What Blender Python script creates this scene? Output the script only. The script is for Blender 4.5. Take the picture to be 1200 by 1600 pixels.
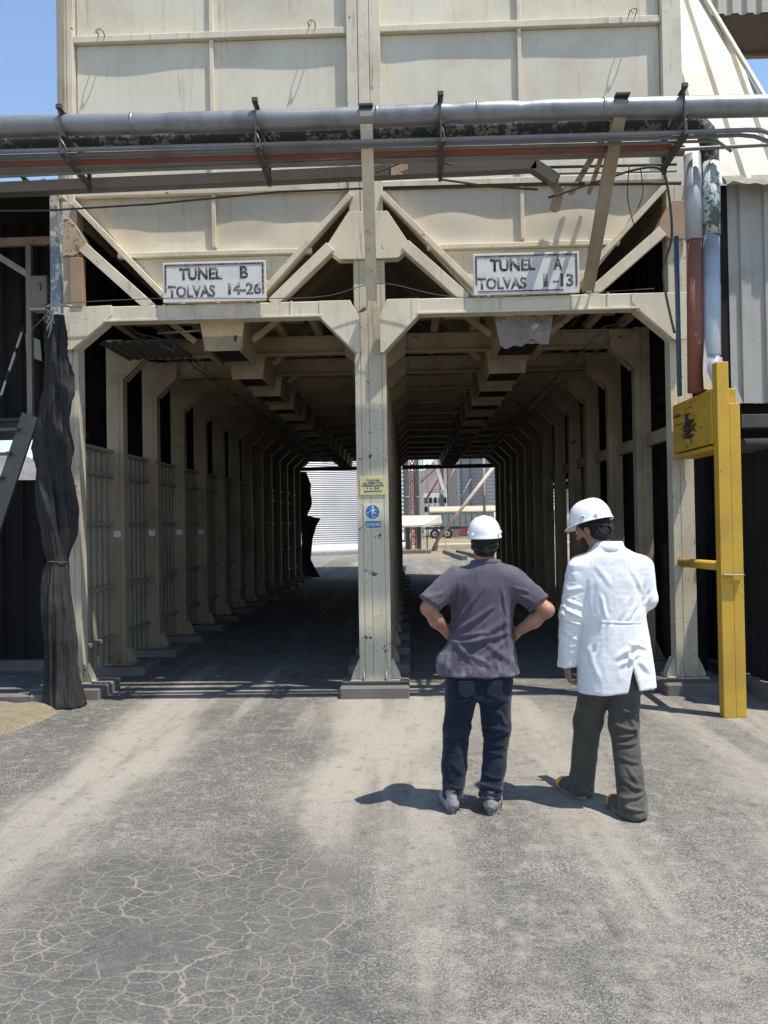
import bpy, bmesh, math, random
import numpy as np
from mathutils import Vector, Matrix, noise as mnoise
R = math.radians
random.seed(7)
scene = bpy.context.scene
COL = scene.collection
for o in list(bpy.data.objects): bpy.data.objects.remove(o)

# ------------------------------------------------------------------ camera
cd = bpy.data.cameras.new('camera'); cam = bpy.data.objects.new('camera', cd); COL.objects.link(cam)
yaw, pitch, roll = R(1.831), R(0.787), R(-0.956)
fw = Vector((-math.sin(yaw)*math.cos(pitch), math.cos(yaw)*math.cos(pitch), math.sin(pitch)))
rt = Vector((math.cos(yaw), math.sin(yaw), 0)); up = rt.cross(fw)
r2 = rt*math.cos(roll) + up*math.sin(roll); u2 = up*math.cos(roll) - rt*math.sin(roll)
m = Matrix((r2, u2, -fw)).transposed().to_4x4(); m.translation = Vector((0, 0, 1.68)); cam.matrix_world = m
cd.sensor_fit = 'VERTICAL'; cd.sensor_height = 24.0; cd.lens = 1250.0/1600.0*24.0
cd.clip_start = 0.05; cd.clip_end = 20000
scene.camera = cam
# ------------------------------------------------------------------ world, sun, exposure
sunv = Vector((0.33, -0.205, 1.0)).normalized()
SUN_EL = math.asin(sunv.z)
w = bpy.data.worlds.new('World'); scene.world = w; w.use_nodes = True
wn = w.node_tree.nodes; wl = w.node_tree.links; wn.clear()
sky = wn.new('ShaderNodeTexSky'); sky.sky_type = 'NISHITA'; sky.sun_disc = False
sky.sun_elevation = SUN_EL; sky.sun_rotation = math.atan2(sunv.x, sunv.y)
sky.altitude = 300; sky.air_density = 1.1; sky.dust_density = .15; sky.ozone_density = 2.0
bg = wn.new('ShaderNodeBackground'); bg.inputs[1].default_value = 0.148
wo = wn.new('ShaderNodeOutputWorld'); wl.new(sky.outputs[0], bg.inputs[0]); wl.new(bg.outputs[0], wo.inputs[0])
sd = bpy.data.lights.new('sun', 'SUN'); sun = bpy.data.objects.new('sun', sd); COL.objects.link(sun)
sd.energy = 4.6; sd.angle = R(0.55); sd.color = (1.0, 0.94, 0.84)
sun.rotation_euler = sunv.to_track_quat('Z', 'Y').to_euler(); sun.location = (8, -6, 30)
scene.view_settings.view_transform = 'Standard'; scene.view_settings.look = 'None'
scene.view_settings.gamma = 1.0; scene.view_settings.exposure = 0.62
scene.view_settings.use_curve_mapping = False
scene.cycles.max_bounces = 8; scene.cycles.diffuse_bounces = 5

# ------------------------------------------------------------------ materials
class NT:
    def __init__(s, name):
        s.m = bpy.data.materials.new(name); s.m.use_nodes = True
        s.n = s.m.node_tree.nodes; s.l = s.m.node_tree.links
        s.b = s.n['Principled BSDF']; s.pos = s.n.new('ShaderNodeNewGeometry').outputs['Position']
    def put(s, sock, v):
        if hasattr(v, 'is_output') or isinstance(v, bpy.types.NodeSocket): s.l.new(v, sock)
        elif isinstance(v, (tuple, list)) and len(v) == 3 and sock.type == 'RGBA': sock.default_value = (*v, 1)
        else: sock.default_value = v
    def math(s, op, a, b=0.0, c=None, clamp=False):
        n = s.n.new('ShaderNodeMath'); n.operation = op; n.use_clamp = clamp
        s.put(n.inputs[0], a); s.put(n.inputs[1], b)
        if c is not None: s.put(n.inputs[2], c)
        return n.outputs[0]
    def scale(s, v, sc):
        n = s.n.new('ShaderNodeMapping'); n.vector_type = 'POINT'; s.l.new(v, n.inputs[0]); n.inputs['Scale'].default_value = sc
        return n.outputs[0]
    def noise(s, scale, detail=5, rough=.6, vec=None, sc=None, dist=0.0, off=None):
        v = vec if vec is not None else s.pos
        if sc: v = s.scale(v, sc)
        if off:
            a = s.n.new('ShaderNodeVectorMath'); a.inputs[1].default_value = off; s.l.new(v, a.inputs[0]); v = a.outputs[0]
        n = s.n.new('ShaderNodeTexNoise'); n.inputs['Scale'].default_value = scale; n.inputs['Detail'].default_value = detail
        n.inputs['Roughness'].default_value = rough; n.inputs['Distortion'].default_value = dist; s.l.new(v, n.inputs['Vector'])
        return n.outputs['Fac'], n.outputs['Color']
    def ramp(s, v, a, b, lo=0.0, hi=1.0, smooth=True):
        n = s.n.new('ShaderNodeMapRange'); n.interpolation_type = 'SMOOTHSTEP' if smooth else 'LINEAR'
        s.put(n.inputs[0], v); n.inputs[1].default_value = a; n.inputs[2].default_value = b
        n.inputs[3].default_value = lo; n.inputs[4].default_value = hi; return n.outputs[0]
    def mix(s, f, a, b, mode='MIX'):
        n = s.n.new('ShaderNodeMix'); n.data_type = 'RGBA'; n.blend_type = mode
        s.put(n.inputs['Factor'], f); s.put(n.inputs['A'], a); s.put(n.inputs['B'], b); return n.outputs['Result']
    def sep(s, v=None):
        n = s.n.new('ShaderNodeSeparateXYZ'); s.l.new(v if v is not None else s.pos, n.inputs[0]); return n.outputs
    def bump(s, h, dist=.01, strength=.5):
        n = s.n.new('ShaderNodeBump'); n.inputs['Distance'].default_value = dist; n.inputs['Strength'].default_value = strength
        s.put(n.inputs['Height'], h); s.l.new(n.outputs[0], s.b.inputs['Normal'])
    def done(s, col, rough=.7, metal=0.0, spec=.4):
        s.put(s.b.inputs['Base Color'], col); s.put(s.b.inputs['Roughness'], rough); s.put(s.b.inputs['Metallic'], metal)
        s.b.inputs['Specular IOR Level'].default_value = spec; return s.m

def weathered(name, base, dirt, chip=None, rough=.6, metal=0.0, dscale=1.6, chipth=.68, chipscale=7, streak=.35, fine=.06, bump=.25, spec=.35, second=None, rust=0.0):
    t = NT(name)
    a, _ = t.noise(dscale, 6, .65)
    col = t.mix(t.ramp(a, .42, .75, 0, .75), base, dirt)
    if second:
        b, _ = t.noise(dscale*.6, 4, .6, off=(3.1, 7.7, 1.3)); col = t.mix(t.ramp(b, .45, .62), col, second)
    sx, _ = t.noise(9, 4, .6, sc=(1, 1, .07)); col = t.mix(t.ramp(sx, .5, .78, 0, streak), col, dirt)
    if rust:
        r1, _ = t.noise(16, 4, .65, sc=(1, 1, .06), off=(6, 6, 0)); r2, _ = t.noise(1.7, 4, .6, off=(0, 5, 8)); col = t.mix(t.math('MULTIPLY', t.math('MULTIPLY', t.ramp(r1, .56, .68), t.ramp(r2, .42, .60)), rust), col, (.27, .17, .095))
    f, _ = t.noise(60, 3, .7); col = t.mix(t.ramp(f, .3, .7, 0, fine*2), col, (base[0]*.55, base[1]*.55, base[2]*.55))
    h = f
    if chip:
        c, _ = t.noise(chipscale, 7, .7, dist=.4, off=(9, 2, 5)); mask = t.ramp(c, chipth, chipth+.02)
        c2, _ = t.noise(chipscale*5, 3, .7, off=(1, 2, 3)); sp = t.ramp(c2, chipth+.03, chipth+.05)
        mask = t.math('MAXIMUM', mask, sp); e2, _ = t.noise(140, 2, .6, off=(4, 4, 4)); col = t.mix(t.math('MULTIPLY', t.ramp(e2, .66, .70), t.ramp(a, .45, .6)), col, chip); col = t.mix(mask, col, chip); h = t.math('SUBTRACT', f, mask)
    t.bump(h, .004, bump)
    return t.done(col, rough, metal, spec)

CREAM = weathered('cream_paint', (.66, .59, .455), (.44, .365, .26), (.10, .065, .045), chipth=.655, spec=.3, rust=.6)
COLPAINT = weathered('column_paint', (.56, .50, .375), (.38, .32, .22), (.09, .06, .04), chipth=.63, rough=.6, rust=.5, streak=.5)
CREAM_DIRTY_DIM = weathered('old_cream_dimmed', (.34, .265, .175), (.16, .12, .08), (.05, .035, .025), chipth=.66, rust=.5, spec=.2)  # dusty old cream, also darkened to deepen the tunnel's shade
PANEL = weathered('panel_cream', (.66, .595, .465), (.48, .405, .30), (.22, .18, .13), chipth=.72, dscale=.9, streak=.35, spec=.25, bump=.2, rust=.45)
PEEL = weathered('peeling_blue_grey_paint', (.55, .52, .44), (.36, .33, .27), (.17, .20, .24), chipth=.52, chipscale=4)
RUSTY = weathered('rusty_cream_paint', (.50, .42, .30), (.30, .19, .12), (.20, .09, .045), chipth=.56, chipscale=9)
BROWNP = weathered('worn_brown_paint', (.36, .25, .17), (.22, .13, .08), (.12, .05, .03), chipth=.62)
GALV = weathered('galvanised_pipe', (.27, .275, .28), (.12, .12, .12), None, rough=.42, metal=.45, streak=.5, dscale=3)
CONDUIT = weathered('grey_conduit', (.22, .225, .22), (.11, .11, .10), None, rough=.55, metal=.25)
OLDPIPE = weathered('peeled_green_pipe', (.26, .25, .21), (.12, .12, .095), (.045, .05, .04), chipth=.47, chipscale=5, rough=.7)
REDP = weathered('red_oxide_paint', (.24, .085, .055), (.15, .065, .045), (.30, .25, .20), chipth=.66, chipscale=6)
PALEP = weathered('pale_pipe_paint', (.26, .23, .18), (.15, .125, .095), None)
DARKST = weathered('dark_steel', (.075, .07, .064), (.04, .036, .032), (.16, .10, .06), chipth=.70, rough=.7)
DUCTM = weathered('grey_brown_duct', (.105, .098, .088), (.06, .055, .048), (.22, .19, .14), chipth=.70)
YELLOW = weathered('yellow_safety_paint', (.58, .35, .04), (.38, .235, .045), (.17, .12, .06), chipth=.655, chipscale=8, streak=.45)
WHITEPIPE = weathered('bare_aluminium', (.42, .44, .46), (.27, .28, .29), None, rough=.45, metal=.45, dscale=2)
PATCHY = weathered('patchy_white_green_pipe', (.50, .53, .52), (.28, .31, .27), (.10, .12, .09), chipth=.53, chipscale=4)
BLUEP = weathered('blue_pipe_paint', (.07, .12, .18), (.05, .08, .11), None)
SHEETW = weathered('white_sheet_metal', (.50, .465, .39), (.36, .32, .25), (.25, .22, .18), chipth=.74, dscale=1.2, streak=.4)
SHEETG = weathered('dirty_grey_sheet', (.40, .385, .35), (.24, .22, .19), (.17, .13, .10), chipth=.70, streak=.6)
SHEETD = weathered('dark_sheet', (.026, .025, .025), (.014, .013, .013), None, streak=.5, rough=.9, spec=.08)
SHEETB = weathered('brown_underside', (.13, .10, .075), (.07, .055, .04), None)
CLAD = weathered('tunnel_cladding', (.27, .235, .18), (.15, .125, .095), (.10, .07, .045), chipth=.70, streak=.6)
CONC = weathered('concrete', (.17, .155, .138), (.10, .092, .085), (.10, .095, .09), chipth=.66, rough=.9, bump=.5)
WCONC = weathered('whitewashed_concrete', (.72, .71, .68), (.5, .48, .43), (.35, .32, .28), chipth=.68, rough=.9)
BLACKM = weathered('black_rubber', (.015, .015, .016), (.03, .028, .026), None, rough=.8)
SILOG = weathered('corrugated_galvanised', (.50, .50, .50), (.38, .38, .37), None, rough=.5, metal=.2, dscale=.3, streak=.2, bump=.05)
GREYST = weathered('grey_steel_column', (.20, .23, .25), (.14, .16, .17), None)
REDST = weathered('red_white_lattice', (.33, .10, .07), (.24, .09, .07), (.5, .48, .45), chipth=.6)
BEIGET = weathered('beige_roof_sheet', (.62, .55, .45), (.5, .43, .34), None, dscale=.5)
PAPER = weathered('white_paper', (.62, .62, .62), (.5, .5, .5), None, streak=.05)
WOOD = weathered('pale_timber', (.50, .42, .31), (.38, .30, .21), None)
TRUCKG = weathered('truck_grey_green', (.20, .23, .22), (.13, .14, .13), (.36, .30, .2), chipth=.66, dscale=.7)
TRUCKR = weathered('truck_red', (.25, .06, .05), (.15, .05, .04), None)
INTERIOR = weathered('hopper_void', (.012, .011, .011), (.02, .018, .016), None, rough=1)
PLASTIC = weathered('plastic_wrap', (.20, .165, .14), (.09, .05, .05), (.34, .31, .28), rough=.25, dscale=5, chipth=.6, chipscale=6)

def ground_mat():
    t = NT('dusty_asphalt'); x, y, z = t.sep()
    big, _ = t.noise(.55, 5, .6, off=(4.2, 1.7, 0)); med, _ = t.noise(3.2, 6, .68); fine, _ = t.noise(70, 3, .75); grit, _ = t.noise(210, 2, .6)
    wob, _ = t.noise(.8, 3, .5, off=(1, 1, 1)); xw = t.math('ADD', x, t.math('MULTIPLY', t.math('SUBTRACT', wob, .5), .9))
    base = t.mix(t.ramp(med, .3, .7), (.078, .073, .067), (.135, .126, .113))
    base = t.mix(t.ramp(big, .4, .62, 0, .6), base, (.19, .175, .150))
    def band(c, wd, soft):
        d = t.math('ABSOLUTE', t.math('SUBTRACT', xw, c)); return t.ramp(d, wd, wd+soft, 1, 0)
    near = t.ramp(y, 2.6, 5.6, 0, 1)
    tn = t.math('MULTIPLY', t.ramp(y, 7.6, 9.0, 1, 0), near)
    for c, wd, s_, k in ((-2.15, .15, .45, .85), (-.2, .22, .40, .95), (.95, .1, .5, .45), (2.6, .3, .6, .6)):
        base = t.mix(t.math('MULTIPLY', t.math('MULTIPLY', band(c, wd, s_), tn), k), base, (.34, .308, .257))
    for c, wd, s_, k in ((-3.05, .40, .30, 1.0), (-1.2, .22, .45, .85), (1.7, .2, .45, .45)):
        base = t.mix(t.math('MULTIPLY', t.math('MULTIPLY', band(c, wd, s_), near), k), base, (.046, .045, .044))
    tunnel_dim = t.math('MULTIPLY', t.ramp(y, 8.0, 9.0), t.ramp(y, 24, 27, 1, 0))  # tunnel shade painted into the ground colour between the two openings
    base = t.mix(t.math('MULTIPLY', tunnel_dim, .9), base, (.055, .056, .06))
    mid, _ = t.noise(22, 5, .75, off=(2, 2, 2)); base = t.mix(t.ramp(mid, .48, .70, 0, .6), base, (.28, .257, .216)); base = t.mix(t.ramp(mid, .46, .30, 0, .65), base, (.042, .041, .040))
    strk, _ = t.noise(6, 4, .6, sc=(1, .12, 1)); base = t.mix(t.ramp(strk, .5, .7, 0, .45), base, (.062, .060, .058)); tyre, _ = t.noise(1.9, 4, .6, sc=(1, .10, 1), off=(3, 0, 0)); base = t.mix(t.ramp(tyre, .50, .64, 0, .6), base, (.052, .051, .049)); base = t.mix(t.ramp(tyre, .46, .34, 0, .55), base, (.34, .308, .258))
    gv = t.ramp(t.noise(1.3, 4, .6, off=(6, 2, 0))[0], .35, .65, .35, 1.0); base = t.mix(t.math('MULTIPLY', t.ramp(fine, .47, .62, 0, .85), gv), base, (.34, .315, .268))
    base = t.mix(t.ramp(grit, .52, .62, 0, .75), base, (.045, .045, .046))
    base = t.mix(t.ramp(grit, .44, .34, 0, .6), base, (.55, .53, .49))
    mot, _ = t.noise(9, 6, .75, off=(7, 4, 1)); base = t.mix(t.ramp(mot, .50, .66, 0, .5), base, (.31, .288, .248)); base = t.mix(t.ramp(mot, .45, .34, 0, .45), base, (.050, .049, .047))
    # cracks filled with pale dust
    _, dc = t.noise(2.2, 5, .62, dist=.2)
    def cracks(sc, amt, thr, seed):
        v = t.n.new('ShaderNodeVectorMath'); v.operation = 'MULTIPLY_ADD'; t.l.new(dc, v.inputs[0]); v.inputs[1].default_value = (amt, amt*.8, amt); t.l.new(t.pos, v.inputs[2])
        mp = t.scale(v.outputs[0], (1, 1.35, 1)); vo = t.n.new('ShaderNodeTexVoronoi'); vo.feature = 'DISTANCE_TO_EDGE'; vo.voronoi_dimensions = '2D'
        vo.inputs['Scale'].default_value = sc; vo.inputs['Randomness'].default_value = .95; t.l.new(mp, vo.inputs['Vector'])
        wv, _ = t.noise(5, 4, .7, off=(seed, 0, 0)); return t.ramp(t.math('SUBTRACT', vo.outputs['Distance'], t.math('MULTIPLY', t.ramp(wv, .35, .75), thr*.9)), 0, thr, 1, 0)
    c1 = cracks(4.3, .30, .026, 3); c2 = cracks(9.2, .20, .032, 8); c3 = cracks(12, .16, .04, 5)
    # main cracked patch lower left of the apron
    dx = t.math('SUBTRACT', x, -1.0); dy = t.math('SUBTRACT', y, 3.05)
    rr = t.math('SQRT', t.math('ADD', t.math('MULTIPLY', t.math('MULTIPLY', dx, dx), 1.0), t.math('MULTIPLY', t.math('MULTIPLY', dy, dy), .62)))
    pn, _ = t.noise(1.4, 4, .6, off=(7, 7, 0)); patch = t.ramp(t.math('ADD', rr, t.math('MULTIPLY', t.math('SUBTRACT', pn, .5), 1.5)), .75, 1.15, 1, 0)
    base = t.mix(t.math('MULTIPLY', patch, .6), base, (.068, .066, .064))
    pn2, _ = t.noise(.9, 5, .7, off=(2, 9, 0)); other = t.ramp(pn2, .50, .60); pn3, _ = t.noise(1.7, 5, .7, off=(5, 3, 0)); oth2 = t.ramp(pn3, .52, .62)
    brk = t.ramp(t.noise(2.6, 4, .6, off=(8, 1, 2))[0], .45, .62); m1 = t.math('MULTIPLY', t.math('MULTIPLY', c1, brk), t.math('MAXIMUM', patch, t.math('MULTIPLY', other, .35)))
    m2 = t.math('MULTIPLY', c2, t.math('MAXIMUM', t.math('MULTIPLY', patch, t.ramp(t.noise(3.1, 4, .6, off=(1, 8, 2))[0], .34, .50, .1, .85)), t.math('MULTIPLY', oth2, .35)))
    m3 = t.math('MULTIPLY', c3, t.math('MULTIPLY', t.ramp(pn3, .44, .58), .55))
    mm = t.math('MAXIMUM', t.math('MAXIMUM', m1, m2), m3)
    base = t.mix(t.math('MULTIPLY', mm, .58), base, (.32, .29, .225))
    far = t.ramp(y, 31, 45); base = t.mix(t.math('MULTIPLY', far, .6), base, (.27, .245, .205))
    t.bump(t.math('ADD', t.math('ADD', t.math('MULTIPLY', fine, .5), t.math('MULTIPLY', grit, .5)), t.math('MULTIPLY', mid, 1.2)), .006, .5)
    return t.done(base, .92, 0, .2)
GROUND = ground_mat()
def dirt_mat():
    t = NT('dry_dirt'); a, _ = t.noise(6, 6, .7); b, _ = t.noise(60, 4, .8)
    col = t.mix(t.ramp(a, .35, .65), (.29, .235, .16), (.20, .165, .12)); col = t.mix(t.ramp(b, .5, .62, 0, .8), col, (.40, .34, .235)); col = t.mix(t.ramp(b, .42, .34, 0, .7), col, (.12, .09, .06))
    t.bump(b, .02, .9); return t.done(col, .95, 0, .1)
DIRT = dirt_mat()
def plain(name, c, rough=.7, metal=0, spec=.4):
    t = NT(name); f, _ = t.noise(25, 4, .6); return t.done(t.mix(t.ramp(f, .3, .7), c, tuple(k*.82 for k in c)), rough, metal, spec)

# ------------------------------------------------------------------ mesh builder
def tag(o, label=None, cat=None, group=None, kind=None):
    if label: o['label'] = label
    if cat: o['category'] = cat
    if group: o['group'] = group
    if kind: o['kind'] = kind
    return o
def thing(name, loc, label, cat, group=None):
    o = bpy.data.objects.new(name, None); o.empty_display_size = .2; COL.objects.link(o); o.location = loc
    return tag(o, label, cat, group)
def rootof(p):
    while p.parent: p = p.parent
    return p
def base_of(p):
    v = Vector((0, 0, 0))
    while p: v += Vector(p.location); p = p.parent
    return v
def link_mesh(name, me, mat, parent=None):
    o = bpy.data.objects.new(name, me); COL.objects.link(o)
    if mat and not me.materials: me.materials.append(mat)
    if parent:
        o.parent = parent; b = base_of(parent); me.transform(Matrix.Translation(-b))
    else:
        n = len(me.vertices); co = np.empty(n*3, 'f'); me.vertices.foreach_get('co', co); co = co.reshape(-1, 3)
        c = (co.min(0)+co.max(0))/2; b = Vector((float(c[0]), float(c[1]), float(co[:, 2].min())))
        me.transform(Matrix.Translation(-b)); o.location = b
    return o
class MB:
    def __init__(s): s.bm = bmesh.new(); s.mi = 0
    def _paint(s, fs):
        for f in fs: f.material_index = s.mi
    def hull(s, pts, faces, bev=0.0, smooth=False):
        vs = [s.bm.verts.new(p) for p in pts]; fs = []
        for f in faces:
            q = s.bm.faces.new([vs[i] for i in f]); q.smooth = smooth; fs.append(q)
        s._paint(fs)
        if bev > 0:
            es = list({e for f in fs for e in f.edges})
            bmesh.ops.bevel(s.bm, geom=es, offset=bev, segments=1, affect='EDGES', clamp_overlap=True)
        return s
    def box(s, x0, x1, y0, y1, z0, z1, bev=.003):
        p = [(x, y, z) for z in (z0, z1) for x, y in ((x0, y0), (x1, y0), (x1, y1), (x0, y1))]
        return s.hull(p, [(3, 2, 1, 0), (4, 5, 6, 7), (0, 1, 5, 4), (1, 2, 6, 5), (2, 3, 7, 6), (3, 0, 4, 7)], bev)
    def beam(s, a, b, w, h, upv=(0, 0, 1), bev=.003):
        a = Vector(a); b = Vector(b); d = (b-a).normalized(); u = Vector(upv); r = d.cross(u)
        if r.length < 1e-4: r = d.cross(Vector((0, 1, 0)))
        r.normalize(); u = r.cross(d).normalized(); r *= w/2; u *= h/2
        p = [a-r-u, a+r-u, a+r+u, a-r+u, b-r-u, b+r-u, b+r+u, b-r+u]
        return s.hull(p, [(0, 1, 2, 3), (7, 6, 5, 4), (4, 5, 1, 0), (5, 6, 2, 1), (6, 7, 3, 2), (7, 4, 0, 3)], bev)
    def prism(s, poly, n, th, bev=0.0):      # poly: 3D points in a plane, extruded along n by th
        n = Vector(n).normalized()*th; k = len(poly); p = [Vector(q) for q in poly]+[Vector(q)+n for q in poly]
        fs = [tuple(range(k)), tuple(range(2*k-1, k-1, -1))]+[(i, k+i, k+(i+1) % k, (i+1) % k) for i in range(k)]
        return s.hull(p, fs, bev)
    def plateY(s, pts, y, th, bev=.002):     # pts (x,z) at plane y, thickness towards -y
        return s.prism([(a, y, b) for a, b in pts], (0, -1, 0), th, bev)
    def tube(s, pts, r, seg=14, caps=True, rough=0.0):
        pts = [Vector(p) for p in pts]; rs = r if isinstance(r, (list, tuple)) else [r]*len(pts); rings = []; pr = None
        for i, p in enumerate(pts):
            d = (pts[min(i+1, len(pts)-1)]-pts[max(i-1, 0)]).normalized()
            if pr is None:
                a = Vector((0, 0, 1)) if abs(d.z) < .9 else Vector((0, 1, 0)); pr = d.cross(a).normalized()
            else: pr = (pr-d*pr.dot(d)).normalized()
            q = d.cross(pr); ring = []
            for k in range(seg):
                t = 2*math.pi*k/seg; rr = rs[i]
                if rough: rr *= 1+rough*mnoise.noise(Vector((p.x*4+math.cos(t), p.y*4+math.sin(t), p.z*4)))
                ring.append(s.bm.verts.new(p+pr*math.cos(t)*rr+q*math.sin(t)*rr))
            rings.append(ring)
        fs = []
        for a, b in zip(rings, rings[1:]):
            for k in range(seg):
                f = s.bm.faces.new((a[k], a[(k+1) % seg], b[(k+1) % seg], b[k])); f.smooth = True; fs.append(f)
        if caps: fs.append(s.bm.faces.new(rings[0][::-1])); fs.append(s.bm.faces.new(rings[-1]))
        s._paint(fs); return s
    def corr(s, o, u, v, n, U, V, pitch=.2, depth=.03, th=.004, flat=.5, sine=False):
        o = Vector(o); u = Vector(u).normalized(); v = Vector(v).normalized(); n = Vector(n).normalized(); pr = []; c = 0.0
        while c < U-1e-6:
            if sine:
                for k in range(6):
                    q = c+pitch*k/6
                    if q < U: pr.append((q, depth/2*(1+math.cos(2*math.pi*k/6))))
            else:
                for q, hh in ((0, 0), (flat*.5, 0), (flat*.5+(1-flat)*.3, 1), (1-flat*.1-(1-flat)*.3, 1), (1-flat*.1, 0)):
                    if c+q*pitch < U: pr.append((c+q*pitch, hh*depth))
            c += pitch
        pr.append((U, pr[-1][1])); fr = [o+u*a+n*b for a, b in pr]; bk = [q-n*th for q in fr][::-1]; loop = fr+bk
        k = len(fr); A = [s.bm.verts.new(q) for q in loop]; B = [s.bm.verts.new(q+v*V) for q in loop]; L = len(loop); fs = []
        for i in range(L): fs.append(s.bm.faces.new((A[i], A[(i+1) % L], B[(i+1) % L], B[i])))
        for i in range(k-1):
            j = L-1-i; fs.append(s.bm.faces.new((A[i+1], A[i], A[j], A[j-1]))); fs.append(s.bm.faces.new((B[i], B[i+1], B[j-1], B[j])))
        s._paint(fs); return s
    def build(s, name, mat, parent=None):
        bmesh.ops.recalc_face_normals(s.bm, faces=s.bm.faces); me = bpy.data.meshes.new(name); s.bm.to_mesh(me); s.bm.free()
        if isinstance(mat, (list, tuple)):
            for q in mat: me.materials.append(q)
            mat = None
        return link_mesh(name, me, mat, parent)
def dup(o, dy, parent=None, name=None):
    c = o.copy(); COL.objects.link(c); c.parent = parent or o.parent; c.location = Vector(o.location)+Vector((0, dy, 0))
    for ch in list(o.children):
        d = ch.copy(); COL.objects.link(d); d.parent = c
    return c
def text_mesh(txt, x0, x1, z0, z1, y, bold=.02, th=.002):
    cu = bpy.data.curves.new('txt', 'FONT'); cu.body = txt; cu.size = 1; cu.extrude = 0; cu.offset = bold; cu.resolution_u = 3
    ob = bpy.data.objects.new('txt', cu); COL.objects.link(ob); bpy.context.view_layer.update()
    me = bpy.data.meshes.new_from_object(ob.evaluated_get(bpy.context.evaluated_depsgraph_get())); bpy.data.objects.remove(ob); bpy.data.curves.remove(cu)
    co = np.array([v.co[:] for v in me.vertices]); a = co.min(0); b = co.max(0)
    for v in me.vertices:
        q = v.co; v.co = ((q.x-a[0])/(b[0]-a[0])*(x1-x0)+x0, y, (q.y-a[1])/(b[1]-a[1])*(z1-z0)+z0)
    bm = bmesh.new(); bm.from_mesh(me); bpy.data.meshes.remove(me)
    r = bmesh.ops.extrude_face_region(bm, geom=bm.faces[:]); vs = [e for e in r['geom'] if isinstance(e, bmesh.types.BMVert)]
    bmesh.ops.translate(bm, vec=(0, -th, 0), verts=vs); return bm
def add_text(mb, *a, **k):
    bm = text_mesh(*a, **k); me = bpy.data.meshes.new('t'); bm.to_mesh(me); bm.free(); mb.bm.from_mesh(me); bpy.data.meshes.remove(me); return mb
# ------------------------------------------------------------------ ground, hills
def grid_mesh(name, x0, x1, y0, y1, nx, ny, zf):
    vs = [(x0+(x1-x0)*i/nx, y0+(y1-y0)*j/ny, 0) for j in range(ny+1) for i in range(nx+1)]
    vs = [(a, b, zf(a, b)) for a, b, _ in vs]; fs = [(j*(nx+1)+i, j*(nx+1)+i+1, (j+1)*(nx+1)+i+1, (j+1)*(nx+1)+i) for j in range(ny) for i in range(nx)]
    me = bpy.data.meshes.new(name); me.from_pydata(vs, [], fs); return me
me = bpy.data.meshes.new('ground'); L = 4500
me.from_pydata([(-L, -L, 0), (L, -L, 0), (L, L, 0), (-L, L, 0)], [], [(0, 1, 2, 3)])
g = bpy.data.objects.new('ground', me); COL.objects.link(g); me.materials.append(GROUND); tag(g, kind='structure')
def dz(x, y):
    e = min(1, max(0, (-3.30+.13*(y-6.4)+.10*mnoise.noise(Vector((x*2, y*2, 0)))-x)/.2)); return -.02+e*.07+.02*mnoise.noise(Vector((x*6, y*6, 1)))*e+.05*mnoise.noise(Vector((x*.8, y*.8, 3)))*e
me = grid_mesh('verge', -7.5, -3.0, 3.0, 7.46, 90, 90, dz)
o = bpy.data.objects.new('verge', me); COL.objects.link(o); me.materials.append(DIRT); tag(o, kind='structure')
me = grid_mesh('dirt_yard', -2.2, 22, 36, 100, 70, 120, lambda x, y: -.03+.06*min(1, max(0, (y-37.5-.8*mnoise.noise(Vector((x*.5, 0, 0))))/2))+.05*mnoise.noise(Vector((x*.5, y*.5, 0))))
o = bpy.data.objects.new('dirt_yard', me); COL.objects.link(o); me.materials.append(DIRT); tag(o, kind='structure')
def hills():
    vs = []; fs = []; n = 150; rows = 10
    for j in range(rows+1):
        for i in range(n+1):
            a = R(-75+150*i/n); rad = 2600+j*170
            h = 300+340*mnoise.fractal(Vector((i*.09, 0, 2)), 1, 2, 5)+70*mnoise.fractal(Vector((i*.3, j*.4, 0)), 1, 2, 5)
            prof = math.sin(math.pi/2*min(1, j/6))**.8 if j <= 6 else 1-.12*(j-6); hh = max(0, h)*prof+30*mnoise.noise(Vector((i*.8, j*.9, 5)))*prof
            vs.append((rad*math.sin(a), rad*math.cos(a), -2+hh))
    for j in range(rows):
        for i in range(n): q = j*(n+1)+i; fs.append((q, q+1, q+n+2, q+n+1))
    me = bpy.data.meshes.new('hills'); me.from_pydata(vs, [], fs)
    for p in me.polygons: p.use_smooth = True
    t = NT('hill_scrub'); a, _ = t.noise(.006, 8, .65); me.materials.append(t.done(t.mix(t.ramp(a, .4, .6), (.19, .16, .14), (.11, .105, .09)), .95, 0, .1))
    o = bpy.data.objects.new('hills', me); COL.objects.link(o); tag(o, kind='structure')
hills()
# ------------------------------------------------------------------ the silo block over the two tunnels
FY = 7.95; SP = 1.25; NF = 14; YB = FY+SP*(NF-1)+.2
B = thing('silo_building', (-.37, FY, 0), 'tall cream steel silo block standing over two drive-through tunnels', 'building')
XL, XR = -3.51, 2.80
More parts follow.
